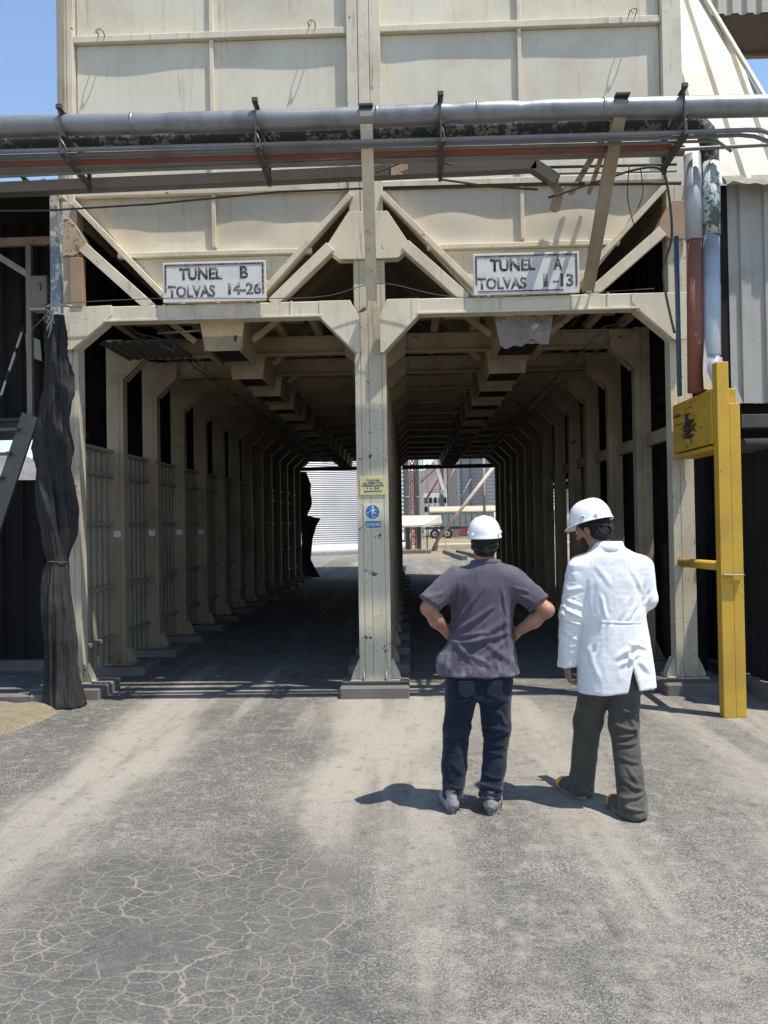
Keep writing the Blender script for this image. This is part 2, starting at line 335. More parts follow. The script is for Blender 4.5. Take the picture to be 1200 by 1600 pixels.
# upper walls (front wall with trapezoid apron between the diagonals)
def wavy_panel(mb, x0, x1, z0, z1, y, amp, seed):
    nx, nz = 14, 14; vv = [[None]*(nz+1) for _ in range(nx+1)]
    for i in range(nx+1):
        for k in range(nz+1):
            a = i/nx; b = k/nz; e = math.sin(math.pi*a)**.6*math.sin(math.pi*b)**.6
            vv[i][k] = mb.bm.verts.new((x0+(x1-x0)*a, y+amp*e*(mnoise.noise(Vector((a*(1.3+.4*math.sin(seed))+seed, b*1.6, seed)))*(.65+.35*math.sin(seed*1.7))), z0+(z1-z0)*b))
    for i in range(nx):
        for k in range(nz):
            f = mb.bm.faces.new((vv[i][k], vv[i+1][k], vv[i+1][k+1], vv[i][k+1])); f.smooth = True
TOP = 11.4
mb = MB()
mb.box(XL+.02, XR-.02, 8.06, 8.16, 4.96, TOP, 0)
for a in (-1, 1):
    if a < 0: pts = [(-3.30, 4.959), (-2.44, 3.96), (-1.44, 3.96), (-.55, 4.959)]
    else: pts = [(-.20, 4.959), (.66, 3.96), (1.72, 3.96), (2.57, 4.959)]
    mb.plateY(pts, 8.12, .06, 0)
mb.box(XL+.03, XL+.09, 8.16, YB, 4.9, TOP, 0); mb.box(XR-.09, XR-.03, 8.16, YB, 4.9, TOP, 0); mb.box(XL+.02, XR-.02, YB, YB+.1, 3.95, TOP, 0)
mb.box(XL, XR, 8.0, YB+.12, TOP, TOP+.1, .01)
mb.build('silo_wall', PANEL, B)
zr = [5.08, 6.66, 8.24, 9.82, TOP-.1]; xs = [(-3.33, -1.955), (-1.915, -.56), (-.215, 1.16), (1.20, 2.575)]
mb = MB()
k = 0
for z0, z1 in zip(zr, zr[1:]):
    for x0, x1 in xs:
        wavy_panel(mb, x0, x1, z0+.03, z1-.04, 8.045, .03, k*3.7); k += 1
def wavy_trap(mb, xa, xb, ya, yb, z0, z1, seed):      # xa,xb at z0 ; ya,yb at z1
    n = 14; vv = [[None]*(n+1) for _ in range(n+1)]
    for i in range(n+1):
        for k in range(n+1):
            b = k/n; a = i/n; l = xa+(ya-xa)*b; r_ = xb+(yb-xb)*b; e = (math.sin(math.pi*a)*math.sin(math.pi*b))**.6 if 0 < i < n and 0 < k < n else 0
            vv[i][k] = mb.bm.verts.new((l+(r_-l)*a, 8.05+.035*e*mnoise.noise(Vector((a*1.6+seed, b*1.3, seed))), z0+(z1-z0)*b))
    for i in range(n):
        for k in range(n): f = mb.bm.faces.new((vv[i][k], vv[i+1][k], vv[i+1][k+1], vv[i][k+1])); f.smooth = True
for q in ((-2.86, -1.955, -3.25, -1.955, 4.47, 5.04), (-1.915, -1.03, -1.915, -.60, 4.47, 5.04), (-2.44, -1.44, -2.80, -1.08, 4.0, 4.41), (.26, 1.16, -.15, 1.16, 4.47, 5.04), (1.20, 2.1, 1.20, 2.5, 4.47, 5.04), (.68, 1.70, .3, 2.05, 4.0, 4.41)): wavy_trap(mb, *q, k*2.3); k += 1
mb.build('wall_sheet', PANEL, B)
for z in zr:                                              # horizontal girts
    for x0, x1 in ((-3.345, -.555), (-.215, 2.585)):
        mb = MB(); mb.box(x0, x1, 7.985, 8.055, z-.035, z+.035, .006); mb.build('wall_girder', CREAM, B)
for x0, x1 in ((-1.955, -1.915), (1.16, 1.20)):           # vertical stiffeners, slightly off between bays
    for i, (z0, z1) in enumerate(zip([4.47]+zr, zr)):
        mb = MB(); mb.box(x0, x1, 8.005, 8.06, z0+.036, z1-.036, .004); mb.build('wall_rib', CREAM, B)
for x0, x1 in ((-2.92, -.94), (.22, 2.14)):
    mb = MB(); mb.box(x0, x1, 7.995, 8.062, 4.415, 4.465, .005); mb.build('wall_girder', CREAM, B)
for x0, x1, n in ((-3.47, -3.345, 2), (-.555, -.215, 3), (2.585, 2.775, 1)):
    mb = MB(); wd = (x1-x0)
    for i in range(n): mb.box(x0+wd*i/n+.002*(i > 0), x0+wd*(i+1)/n-.002*(i < n-1), 7.965-.006*(i % 2), 8.07, 4.80 if n != 3 else 4.4, TOP, .004)
    mb.build('wall_flange', CREAM, B)
for x, z in ((-3.05, 6.69), (-.9, 6.70), (2.30, 6.70), (-3.05, 8.27), (-.9, 8.27), (2.3, 8.27)):      # lifting hooks on the girts
    mb = MB(); mb.tube([(x-.03, 8.0, z), (x-.035, 7.93, z+.01), (x-.01, 7.90, z+.015), (x+.02, 7.90, z+.015), (x+.035, 7.93, z+.01), (x+.03, 8.0, z-.01)], .006, 6)
    mb.tube([(x-.02, 7.9, z+.012), (x-.03, 7.895, z-.02), (x-.01, 7.92, z-.03), (x+.01, 7.9, z+.01)], .004, 5); mb.build('lifting_hook', CREAM_DIRTY_DIM, B)
# downpipe edge at the left corner
mb = MB(); mb.tube([(-3.455, 7.93, 5.1), (-3.455, 7.93, TOP)], .035, 10); mb.build('corner_pipe', CREAM, B)

# ---- front portal
def col_strips(mb, x0, x1, y, z0, z1, cuts, dep):
    mb.box(x0+.004, x1-.004, y+.008, y+dep, z0, z1, .003); c = [0]+cuts+[1]; w = x1-x0
    for i in range(len(c)-1): mb.box(x0+w*c[i]+(.0025 if i else 0), x0+w*c[i+1]-(.0025 if i < len(c)-2 else 0), y, y+.012, z0, z1, .0015)
def base_gussets(mb, x0, x1, y0, y1, z):
    mb.box(x0-.09, x1+.09, y0-.06, y1+.06, z, z+.015, .002)
    for s, x in ((-1, x0), (1, x1)):
        for y in (y0+.03, y1-.03):
            mb.prism([(x, y, z+.016), (x+s*.085, y, z+.016), (x+s*.085, y, z+.04), (x+s*.02, y, z+.19), (x, y, z+.19)], (0, 1, 0), .01)
    for x in (x0+.04, x1-.05): mb.prism([(x, y0, z+.016), (x, y0-.055, z+.016), (x, y0-.055, z+.03), (x, y0, z+.13)], (1, 0, 0), .01)
def column(x0, x1, y, dep, z0, z1, cuts, mat, name='column'):
    mb = MB(); col_strips(mb, x0, x1, y, z0, z1, cuts, dep); c = mb.build(name, mat, B)
    mb = MB(); base_gussets(mb, x0, x1, y, y+dep, z0-.018); mb.build('base_plate', mat, c); return c
PZ = .13
column(-.520, -.208, FY, .22, PZ, 4.78, [.18, .44, .86], COLPAINT)
column(-3.515, -3.315, FY, .17, PZ, 4.97, [.70], COLPAINT)
column(2.590, 2.800, FY, .17, PZ, 4.97, [.36], COLPAINT)
# lintel: box beam with a bottom lip
for x0, x1 in ((-3.02, -.83), (.10, 2.28)):
    mb = MB(); mb.box(x0, x1, 7.86, 8.03, 3.735, 3.885, .008); mb.box(x0, x1, 7.845, 7.875, 3.730, 3.750, .002)
    for q in (.28, .62, .86): mb.box(x0+(x1-x0)*q-.012, x0+(x1-x0)*q+.012, 7.85, 7.9, 3.728, 3.892, .003)
    mb.build('lintel', CREAM, B)
def fgusset(pts, th=.025, y=7.875, mat=None):
    mb = MB(); mb.plateY(pts, y, th, .004); mb.plateY(pts, 8.04, .02, .003)
    n = len(pts); return mb.build('gusset', mat or CREAM, B)
fgusset([(-3.50, 3.46), (-3.34, 3.46), (-3.0, 3.735), (-2.93, 3.80), (-2.93, 3.895), (-3.50, 3.88)])
fgusset([(-.86, 3.885), (-.86, 3.73), (-.50, 3.36), (-.462, 3.36), (-.462, 3.70), (-.55, 3.885)])
fgusset([(-.262, 3.36), (-.228, 3.36), (.13, 3.73), (.13, 3.885), (-.19, 3.885), (-.262, 3.72)])
fgusset([(2.20, 3.88), (2.20, 3.80), (2.26, 3.73), (2.60, 3.42), (2.78, 3.42), (2.78, 3.88)])
for a, b in (((-3.0, 3.74), (-3.33, 3.47)), ((-.85, 3.735), (-.50, 3.37)), ((.12, 3.735), (-.235, 3.37)), ((2.25, 3.735), (2.60, 3.43))):
    mb = MB(); mb.beam((a[0], 7.95, a[1]-.004), (b[0], 7.95, b[1]-.004), .012, .17, upv=(0, 1, 0)); mb.build('gusset_flange', CREAM, B)
fgusset([(-.56, 4.31), (-.66, 4.31), (-.80, 4.42), (-.56, 4.78), (-.17, 4.78), (.06, 4.42), (-.07, 4.31), (-.17, 4.31)], .03, 7.93)
fgusset([(-3.50, 4.42), (-3.32, 4.42), (-3.18, 4.52), (-3.30, 4.72), (-3.37, 4.80), (-3.50, 4.80)], .03, 7.93, RUSTY)
fgusset([(2.78, 4.42), (2.60, 4.42), (2.46, 4.52), (2.57, 4.72), (2.64, 4.80), (2.78, 4.80)], .03, 7.93, BROWNP)
def diag(p, q, wdt, dep, y, mat=CREAM):
    mb = MB(); mb.beam((p[0], y, p[1]), (q[0], y, q[1]), dep, wdt, upv=(q[1]-p[1] and (p[1]-q[1]), 0, q[0]-p[0]) if False else (0, 0, 1), bev=.004); return mb.build('diagonal_brace', mat, B)
for p, q in (((-3.34, 4.97), (-2.44, 4.01)), ((-.53, 4.97), (-1.42, 4.02)), ((-.22, 4.97), (.69, 4.01)), ((2.59, 4.97), (1.68, 4.02))): diag(p, q, .055, .13, 7.985)
for p, q in (((-3.22, 4.49), (-2.56, 3.88)), ((-.74, 4.43), (-1.33, 3.88)), ((0.0, 4.43), (.59, 3.88)), ((2.52, 4.49), (1.80, 3.88))): diag(p, q, .105, .14, 7.93)
# hopper pyramids seen between the braces (dark bays) : sloping plates behind the front wall
mb = MB()
for xc in (-1.92, 1.18):
    for k in range(13):
        y0 = 8.2+SP*k; y1 = y0+SP-.04; zt = 4.95; zb = 3.98
        a, b = xc-1.30, xc+1.30; c, d = xc-.26, xc+.26; ya, yb = y0+.25, y1-.2
        mb.hull([(a, y0, zt), (b, y0, zt), (b, y1, zt), (a, y1, zt), (c, ya, zb), (d, ya, zb), (d, yb, zb), (c, yb, zb)], [(0, 1, 5, 4), (1, 2, 6, 5), (2, 3, 7, 6), (3, 0, 4, 7)])
mb.build('hopper_cones', CREAM_DIRTY_DIM, B)
mb = MB(); mb.corr((XL+.03, 8.22, 3.90), (0, 1, 0), (0, 0, 1), (-1, 0, 0), YB-8.3, 1.05, pitch=.2, depth=.02); mb.build('side_light_stop', SHEETD, B)  # added dark sheets blocking stray light and sky below the silo walls
mb = MB(); mb.corr((XR-.03, 8.22, 3.90), (0, 1, 0), (0, 0, 1), (1, 0, 0), YB-8.3, 1.05, pitch=.2, depth=.02); mb.build('side_light_stop', SHEETD, B)
mb = MB(); mb.box(XL+.1, XR-.1, 8.17, YB-.01, 4.97, 5.03, 0); mb.build('silo_floor', CREAM_DIRTY_DIM, B)

# ---- inner frames, one every bay, copied along the tunnel
zb, zt = 3.665, 3.85
def parts_frame():
    y = FY+SP; out = []
    for x0, x1, cuts in ((-3.51, -3.315, [.74]), (-.50, -.23, [.3, .7]), (2.595, 2.770, [.4])):
        c = column(x0, x1, y, .15, PZ-.02, zt+.02, cuts, CREAM_DIRTY_DIM, 'tunnel_column'); out.append(c)
    mb = MB()
    for x0, x1 in ((-3.31, -.505), (-.225, 2.59)):
        mb.box(x0, x1, y+.06, y+.075, zb, zt, .001); mb.box(x0, x1, y+.01, y+.13, zb-.012, zb+.002, .001); mb.box(x0, x1, y+.01, y+.13, zt-.002, zt+.012, .001)
    out.append(mb.build('tunnel_beam', CREAM_DIRTY_DIM, B))
    for x, s in ((-3.315, 1), (-.505, -1), (-.225, 1), (2.595, -1)):
        k = .27 if abs(x) > 1 else .21
        pts = [(x-s*.05, zt-.05), (x+s*.04, zt), (x+s*(k+.02), zt), (x+s*k, zb-.02), (x+s*.006, zb-k), (x-s*.07, zb-k), (x-s*.07, zt-.12)]
        mb = MB()
        if s < 0: pts = pts[::-1]
        mb.plateY(pts, y-.003, .012, .002)
        mb.beam((x+s*k, y+.07, zb-.022), (x+s*.02, y+.07, zb-k-.002), .010, .13, upv=(0, 1, 0))
        out.append(mb.build('knee_plate', CREAM_DIRTY_DIM, B))
    return out
fr = parts_frame()
for k in range(1, NF-1):
    for o in fr:
        c = dup(o, SP*k); c.location.z -= .006*k
# plinths
def plinth(x0, x1, y0, y1, h, mat=CONC):
    mb = MB(); mb.box(x0, x1, y0, y1, -.02, h, .015); return mb.build('plinth', mat, B)
plinth(-.70, -.03, 7.66, 8.28, .112); plinth(-3.75, -3.05, 7.72, 8.3, .112); plinth(2.40, 3.05, 7.66, 8.3, .112)
for k in range(1, NF):
    y = FY+SP*k
    plinth(-3.72, -3.03, y-.22, y+.40, .09); plinth(2.36, 3.0, y-.22, y+.40, .09); plinth(-.72, -.02, y-.25, y+.42, .09)
# roof steel between beams: longitudinal members and void plates
mb = MB()
for x in (-3.15, -2.75, -2.32, -1.42, -1.02, -.62, -.12, .32, .76, 1.66, 2.08, 2.46):
    mb.box(x-.04, x+.04, 8.10, YB, 3.875, 3.955, .002)
mb.build('ceiling_stringers', CREAM_DIRTY_DIM, B)
for k in range(13):
    y = 8.2+SP*k
    for xc in (-1.92, 1.18):
        for dx in (-1.0, -.62, .62, 1.0):
            if (k*3+int(dx*10)) % 4 != 1: mb = MB(); mb.box(xc+dx-.14, xc+dx+.14, y+.15+.1*((k+int(dx*9)) % 3), y+.8, 3.958, 3.965, 0); mb.build('ceiling_plate', CREAM_DIRTY_DIM, B)
for xc in (-1.92, 1.18):     # slanted hangers beside the hoppers
    for k in range(13):
        y = FY+SP*k+.4; mb = MB()
        mb.beam((xc-.72, y, 3.95), (xc-.30, y, 3.62), .05, .06); mb.build('hopper_strut', CREAM_DIRTY_DIM, B); mb = MB(); mb.beam((xc+.72, y, 3.95), (xc+.30, y, 3.62), .05, .06); mb.build('hopper_strut', CREAM_DIRTY_DIM, B)
# discharge hoppers
def hopper(xc, y0, zbot, w0=.36, mat=CREAM_DIRTY_DIM):
    y1 = y0+.80; zt = 3.98; wt = w0/2+.08; wb = w0/2; t = .012; mb = MB()
    o = [(xc-wt, y0-.02, zt), (xc+wt, y0-.02, zt), (xc+wt, y1+.06, zt), (xc-wt, y1+.06, zt), (xc-wb, y0, zbot), (xc+wb, y0, zbot), (xc+wb, y1, zbot), (xc-wb, y1, zbot)]
    i = [(a+(t if a < xc else -t), b+(t if b < (y0+y1)/2 else -t), c) for a, b, c in o]
    mb.hull(o+i, [(0, 1, 5, 4), (1, 2, 6, 5), (2, 3, 7, 6), (3, 0, 4, 7), (9, 8, 12, 13), (10, 9, 13, 14), (11, 10, 14, 15), (8, 11, 15, 12), (4, 5, 13, 12), (5, 6, 14, 13), (6, 7, 15, 14), (7, 4, 12, 15)])
    h = mb.build('discharge_hopper', mat, B)
    mb = MB(); mb.box(xc-wb+t+.002, xc+wb-t-.002, y0+t+.002, y1-t-.002, zbot+.05, zbot+.06, 0); mb.build('dark_void_plate', INTERIOR, h); return h  # near-black plate painted as the dark void of the hopper mouth
for k in range(13):
    zz = 3.465 if k == 0 else 3.405-.004*k
    hopper(-1.88, 8.09+SP*k, zz); hp = hopper(1.165, 8.09+SP*k, zz, .42)
    if k == 0:
        mb = MB(); n = 24
        vv = []
        for j in range(9):
            for i in range(n+1):
                a = i/n; zz2 = 3.735-.285*j/8-(.035*math.sin(a*7)+.02*math.sin(a*17))*(j/8); vv.append(mb.bm.verts.new((.885+(1.475-.885)*a-(.09*a-.045)*j/8*1.2, 8.062-.018+.012*mnoise.noise(Vector((a*5, j*.4, 2)))-.0*j, zz2)))
        for j in range(8):
            for i in range(n): f = mb.bm.faces.new((vv[j*(n+1)+i], vv[j*(n+1)+i+1], vv[(j+1)*(n+1)+i+1], vv[(j+1)*(n+1)+i])); f.smooth = True
        mb.build('plastic_sheet', PLASTIC, hp)
# side cladding panels with rails (left: clad to 2.6 m, right: rail and lower sheets)
mb = MB(); mb.corr((-3.50, 8.2, .12), (0, 1, 0), (0, 0, 1), (1, 0, 0), YB-8.35, 2.42, pitch=.16, depth=.02); mb.build('side_cladding', CLAD, B)
for z in (.42, 1.0, 1.72, 2.28, 2.56):
    mb = MB()
    for k in range(NF-1): mb.box(-3.475, -3.43, FY+SP*k+.17, FY+SP*(k+1)-.003, z-.02, z+.02, .002)
    mb.build('side_rail', CLAD, B)
mb = MB()
for k in range(NF-1): mb.box(2.70, 2.76, FY+SP*k+.17, FY+SP*(k+1)-.003, 2.50, 2.64, .002)
mb.build('side_rail', CREAM_DIRTY_DIM, B)
for ya_, yb_ in ((11.95, 14.28), (14.60, 15.66), (15.90, YB-.1)):
    mb = MB(); mb.corr((2.84, ya_, .12), (0, 1, 0), (0, 0, 1), (-1, 0, 0), yb_-ya_, 3.4, pitch=.16, depth=.02); mb.build('side_cladding', CLAD, B)
mb = MB(); mb.corr((2.9, 8.3, .1), (0, 1, 0), (0, 0, 1), (-1, 0, 0), 3*SP, 1.3, pitch=.14, depth=.02); mb.build('side_cladding', SHEETD, B)
# longitudinal conduits and hooks below the beams
for x, z in ((-2.55, 3.60), (-2.45, 3.58), (1.98, 3.60), (2.12, 3.57)):
    mb = MB(); mb.tube([(x, 8.3, z), (x, 16, z-.04), (x, YB-.3, z-.08)], .007, 6); mb.build('conduit', DARKST, B)
for k in range(7):
    for s, x in ((1, -2.60), (-1, 2.02)):
        y = FY+SP*k+.35; mb = MB(); mb.tube([(x-s*.25, y, 3.72), (x, y, 3.66), (x+s*.02, y, 3.58), (x+s*.16, y, 3.53), (x+s*.17, y, 3.63)], .008, 6); mb.build('cable_hook', DARKST, B)
mb = MB(); mb.tube([(-2.6, 8.25, 3.70), (-1.95, 8.22, 3.72)], .013, 8); mb.box(-1.99, -1.86, 8.16, 8.24, 3.64, 3.76, .01); mb.build('gate_actuator', GALV, B)
mb = MB(); mb.corr((-3.2, 8.2, 3.60), (1, 0, .02), (0, 1, 0), (0, 0, 1), .75, .9, pitch=.1, depth=.018); mb.build('loose_sheet', DARKST, B)
# back: header beam and unseen canopy added to shade the exit
mb = MB(); mb.box(-3.4, -.52, YB-.16, YB-.1, 3.30, 3.42, .003); mb.box(-.2, 2.6, YB-.16, YB-.1, 3.30, 3.42, .003); mb.build('rear_beam', DARKST, B)
# notices on columns
def paper(x, y, z, w, h, i):
    mb = MB(); mb.box(x-w/2, x+w/2, y-.004, y-.001, z-h/2, z+h/2, 0); o = mb.build('paper_notice', PAPER)
    nth = ('first', 'second', 'third', 'fourth')[i]
    tag(o, 'small white paper taped to the %s inner column of the left tunnel row' % nth, 'notice', 'paper notices on the left tunnel columns'); return o
for k in range(1, 5): paper(-3.40, FY+SP*k, 1.61-.006*k, .085, .075, k-1)

can = thing('added_shade_canopy', (-1, YB+3, 0), 'unseen flat canopy added to shade the far exit of the tunnels', 'canopy')
mb = MB(); mb.box(-4.7, 1.35, YB+.2, YB+5.8, 4.6, 4.7, .01); mb.build('roof', SHEETG, can)
for x, y in ((-4.6, YB+5.6), (-4.6, YB+.5)):
    mb = MB(); mb.box(x-.06, x+.06, y-.06, y+.06, 0, 4.597, .003); mb.build('post', GREYST, can)
# ------------------------------------------------------------------ signs
def sign_white():
    t = NT('sign_white'); a, _ = t.noise(5, 6, .7); b, _ = t.noise(40, 4, .7)
    c = t.mix(t.ramp(a, .45, .7, 0, .6), (.62, .61, .60), (.42, .40, .37)); c = t.mix(t.ramp(b, .64, .67), c, (.2, .18, .16)); return t.done(c, .6, 0, .3)
def sign_ink(name, c0, fade):
    t = NT(name); b, _ = t.noise(45, 4, .75); d, _ = t.noise(9, 5, .7)
    c = t.mix(t.ramp(b, .50, .62, 0, fade), c0, (.5, .49, .47)); c = t.mix(t.ramp(d, .5, .6, 0, fade*.6), c, (.34, .33, .32)); return t.done(c, .8, 0, .2)
SW = sign_white(); INK = sign_ink('faded_black_lettering', (.05, .048, .046), .5); INK2 = sign_ink('worn_black_lettering', (.10, .096, .092), .6)
def tunnel_sign(x0, x1, z0, z1, y, words, label):
    s = thing('tunnel_sign', ((x0+x1)/2, y, z0), label, 'sign', 'tunnel signs above the openings')
    mb = MB(); mb.box(x0, x1, y, y+.02, z0, z1, .004)
    for q in (.15, .5, .85): mb.box(x0+(x1-x0)*q-.02, x0+(x1-x0)*q+.02, y+.022, y+.16, z0+.03, z0+.07, .002)
    mb.build('board', SW, s)
    mb = MB(); i = .020; t = .017
    mb.box(x0+i, x1-i, y-.004, y-.001, z1-i-t, z1-i, 0); mb.box(x0+i, x0+i+t, y-.004, y-.001, z0+.10, z1-i-t-.001, 0); mb.box(x1-i-t, x1-i, y-.004, y-.001, z0+.07, z1-i-t-.001, 0)
    if words[1][0].startswith('T') and '1' == words[3][0]: mb.box(x0+i+t+.01, x1-i-t-.12, y-.004, y-.001, z0+.028, z0+.040, 0)
    mb.build('border', INK, s); W = x1-x0; H = z1-z0
    for wd, a, b, c, d in words:
        mb = MB(); add_text(mb, wd, x0+W*a, x0+W*b, z1-H*d, z1-H*c, y-.0008, bold=.036, th=.0012); mb.build('lettering', INK if c < .4 else INK2, s)
    return s
tunnel_sign(-2.398, -1.374, 3.890, 4.287, 7.80, [('TUNEL', .16, .58, .14, .45), ('TOLVAS', .05, .51, .57, .88), ('B', .75, .83, .13, .44), ('14-26', .635, .955, .53, .84)], 'weathered white sign reading TUNEL B TOLVAS 14-26 over the left opening')
tunnel_sign(.661, 1.689, 3.885, 4.290, 7.80, [('TUNEL', .16, .585, .13, .44), ('TOLVAS', .04, .50, .57, .87), ('A', .762, .838, .10, .43), ('1', .66, .70, .52, .84), ('-', .75, .805, .69, .73), ('13', .82, .943, .52, .84)], 'weathered white sign reading TUNEL A TOLVAS 1-13 over the right opening')
YS = plain('sign_yellow', (.60, .54, .24), .5); NAVY = plain('navy_ink', (.035, .04, .16), .6); BLUE = plain('sign_blue', (.03, .14, .42), .45); WH = plain('sign_pictogram_white', (.75, .76, .76), .5); CRM = plain('sign_cream', (.62, .60, .44), .5)
s = thing('notice_sign', (-.362, FY-.005, 1.961), 'yellow rectangular notice with navy text on the centre column', 'sign')
mb = MB(); mb.box(-.491, -.232, FY-.009, FY-.003, 1.961, 2.144, .002); mb.build('board', YS, s)
for tx, a, b, z in (('TOLVAS', .24, .76, 2.096), ('ALIMENTO', .12, .88, 2.070), ('TERMINADO', .06, .94, 2.044), ('1 a 26', .28, .74, 2.018), ('(exterior)', .16, .84, 1.986)):
    mb = MB(); add_text(mb, tx, -.491+.259*a, -.491+.259*b, z, z+(.020 if tx[0] != '(' else .023), FY-.0095, bold=.03, th=.001); mb.build('lettering', NAVY, s)
s = thing('mandatory_sign', (-.364, FY-.005, 1.618), 'small cream sign with a blue walking figure roundel on the centre column', 'sign')
mb = MB(); mb.plateY([(-.457, 1.66), (-.435, 1.63), (-.418, 1.618), (-.270, 1.618), (-.270, 1.869), (-.452, 1.869), (-.457, 1.862)], FY-.003, .006, .001); mb.build('board', CRM, s)
mb = MB(); cx, cz, rr = -.368, 1.792, .068
mb.plateY([(cx+rr*math.cos(t*math.pi/20), cz+rr*math.sin(t*math.pi/20)) for t in range(40)], FY-.0095, .001, 0); mb.plateY([(-.447, 1.66), (-.425, 1.635), (-.285, 1.635), (-.285, 1.70), (-.440, 1.70)], FY-.0095, .001, 0); mb.build('blue_field', BLUE, s)
mb = MB(); yy = FY-.012
mb.plateY([(cx+.004+.010*math.cos(t*math.pi/8), cz+.048+.010*math.sin(t*math.pi/8)) for t in range(16)], yy, .001, 0)
def stroke(x0, z0, x1, z1, wd): mb.beam((cx+x0, yy-.0005, cz+z0), (cx+x1, yy-.0005, cz+z1), .001, wd, bev=0)
stroke(.004, .036, .006, .002, .020); stroke(0, .030, -.018, .012, .007); stroke(.008, .030, .040, .014, .007); stroke(.0, .002, -.002, -.034, .010); stroke(.010, .004, .024, -.014, .009); stroke(.024, -.014, .040, -.016, .007); stroke(-.016, .008, -.062, -.016, .004); stroke(-.006, -.050, .030, -.044, .006)
mb.build('walking_figure', WH, s)
mb = MB(); add_text(mb, 'SOLO PASAMANOS', -.435, -.292, 1.648, 1.686, FY-.0115, bold=.03, th=.001); mb.build('lettering', WH, s)
# ------------------------------------------------------------------ pipe rack in front of the facade
def pipe(name, pts, r, mat, label, cat='pipe', group=None, seg=14, bands=None, rough=0):
    mb = MB(); mb.tube(pts, r, seg, rough=rough)
    if bands:
        for b in bands: mb.tube(b[0], b[1], seg)
    o = mb.build(name, mat); tag(o, label, cat, group); return o
bp = thing('service_pipe', (0, 6.8, 5.14), 'fat dented galvanised pipe running across the whole facade', 'pipe')
pts = []; rad = []; n = 150
for i in range(n+1):
    x = -6.2+12*i/n; z = 5.16+.01*math.sin(x*1.3)-.003*x; r = .088+.0015*math.sin(x*3)
    for c, dpt in ((-2.08, .010), (-.72, .004), (1.03, .014), (.42, .010), (-3.02, .008)): r -= dpt*math.exp(-((x-c)/.07)**2)
    pts.append((x, 6.8, z)); rad.append(r)
mb = MB(); mb.tube(pts, rad, 28); mb.build('pipe_jacket', GALV, bp)
for x in (-2.33, -.22, .63, 1.7, -4.4): 
    mb = MB(); mb.tube([(x-.012, 6.8, 5.16-.003*x+.01*math.sin(x*1.3)), (x+.012, 6.8, 5.16-.003*x+.01*math.sin(x*1.3))], .0925, 28); mb.build('jacket_seam', GALV, bp)
pipe('peeling_pipe', [(-6.2, 7.15, 5.20), (-3, 7.15, 5.20), (0, 7.15, 5.20), (2.5, 7.15, 5.205), (2.62, 7.15, 5.18), (2.69, 7.15, 5.10), (2.715, 7.15, 5.0), (2.715, 7.15, 4.17)], [.082]*3+[.082]*5, OLDPIPE, 'old pipe with peeling dark green paint behind the fat pipe, bending down at right', rough=.03)
pipe('electrical_conduit', [(-6.2, 6.79, 4.965), (-3, 6.79, 4.955), (0, 6.79, 4.94), (2.2, 6.79, 4.933), (2.90, 6.79, 4.938), (3.02, 6.77, 4.92), (3.25, 6.70, 4.77)], .020, CONDUIT, 'front upper grey conduit under the fat pipe', 'conduit', 'thin conduits under the fat pipe')
pipe('electrical_conduit', [(-6.2, 6.86, 4.955), (0, 6.86, 4.935), (2.3, 6.86, 4.925), (2.86, 6.86, 4.93), (2.98, 6.84, 4.905), (3.2, 6.8, 4.79)], .017, CONDUIT, 'second grey conduit hugging the front upper one', 'conduit', 'thin conduits under the fat pipe')
pipe('electrical_conduit', [(-6.2, 6.92, 4.955), (0, 6.92, 4.93), (2.2, 6.92, 4.915), (2.60, 6.92, 4.915), (2.70, 6.90, 4.895), (2.80, 6.88, 4.80)], .013, CONDUIT, 'thin bright conduit above the red pipe, bending down early at right', 'conduit', 'thin conduits under the fat pipe')
pipe('red_pipe', [(-6.2, 7.0, 4.965), (0, 7.0, 4.94), (2.4, 7.0, 4.918)], .036, REDP, 'red oxide painted pipe between the grey conduits')
pipe('electrical_conduit', [(-6.2, 7.05, 4.83), (-3.6, 7.05, 4.861), (-1.8, 7.05, 4.884), (0, 7.05, 4.908), (2.2, 7.05, 4.905), (3.4, 7.0, 4.91), (5.4, 7.0, 4.91)], .017, CONDUIT, 'lowest grey conduit running on straight past the right corner', 'conduit', 'thin conduits under the fat pipe')
pipe('pale_pipe', [(-6.2, 7.18, 4.975), (0, 7.18, 4.965), (2.5, 7.18, 4.957)], .046, PALEP, 'pale cream dusty pipe, rearmost in the lower row')
d = thing('square_duct', (-2, 7.45, 4.8), 'dark grey square duct below the pipes with a bent right end', 'duct')
mb = MB(); mb.beam((-6.2, 7.45, 4.885), (-1.2, 7.45, 4.945), .11, .105); mb.beam((-1.2, 7.45, 4.945), (1.23, 7.45, 4.985), .11, .105); mb.beam((1.20, 7.45, 4.985), (1.42, 7.45, 4.83), .11, .105); mb.build('duct_run', DUCTM, d)
mb = MB(); mb.tube([(1.38, 7.46, 4.86), (1.47, 7.6, 4.80), (1.50, 7.98, 4.79)], .05, 12); mb.build('outlet', PALEP, d)
mb = MB(); mb.box(-.12, .04, 7.385, 7.393, 4.91, 5.01, .001); mb.build('patch_plate', RUSTY, d)
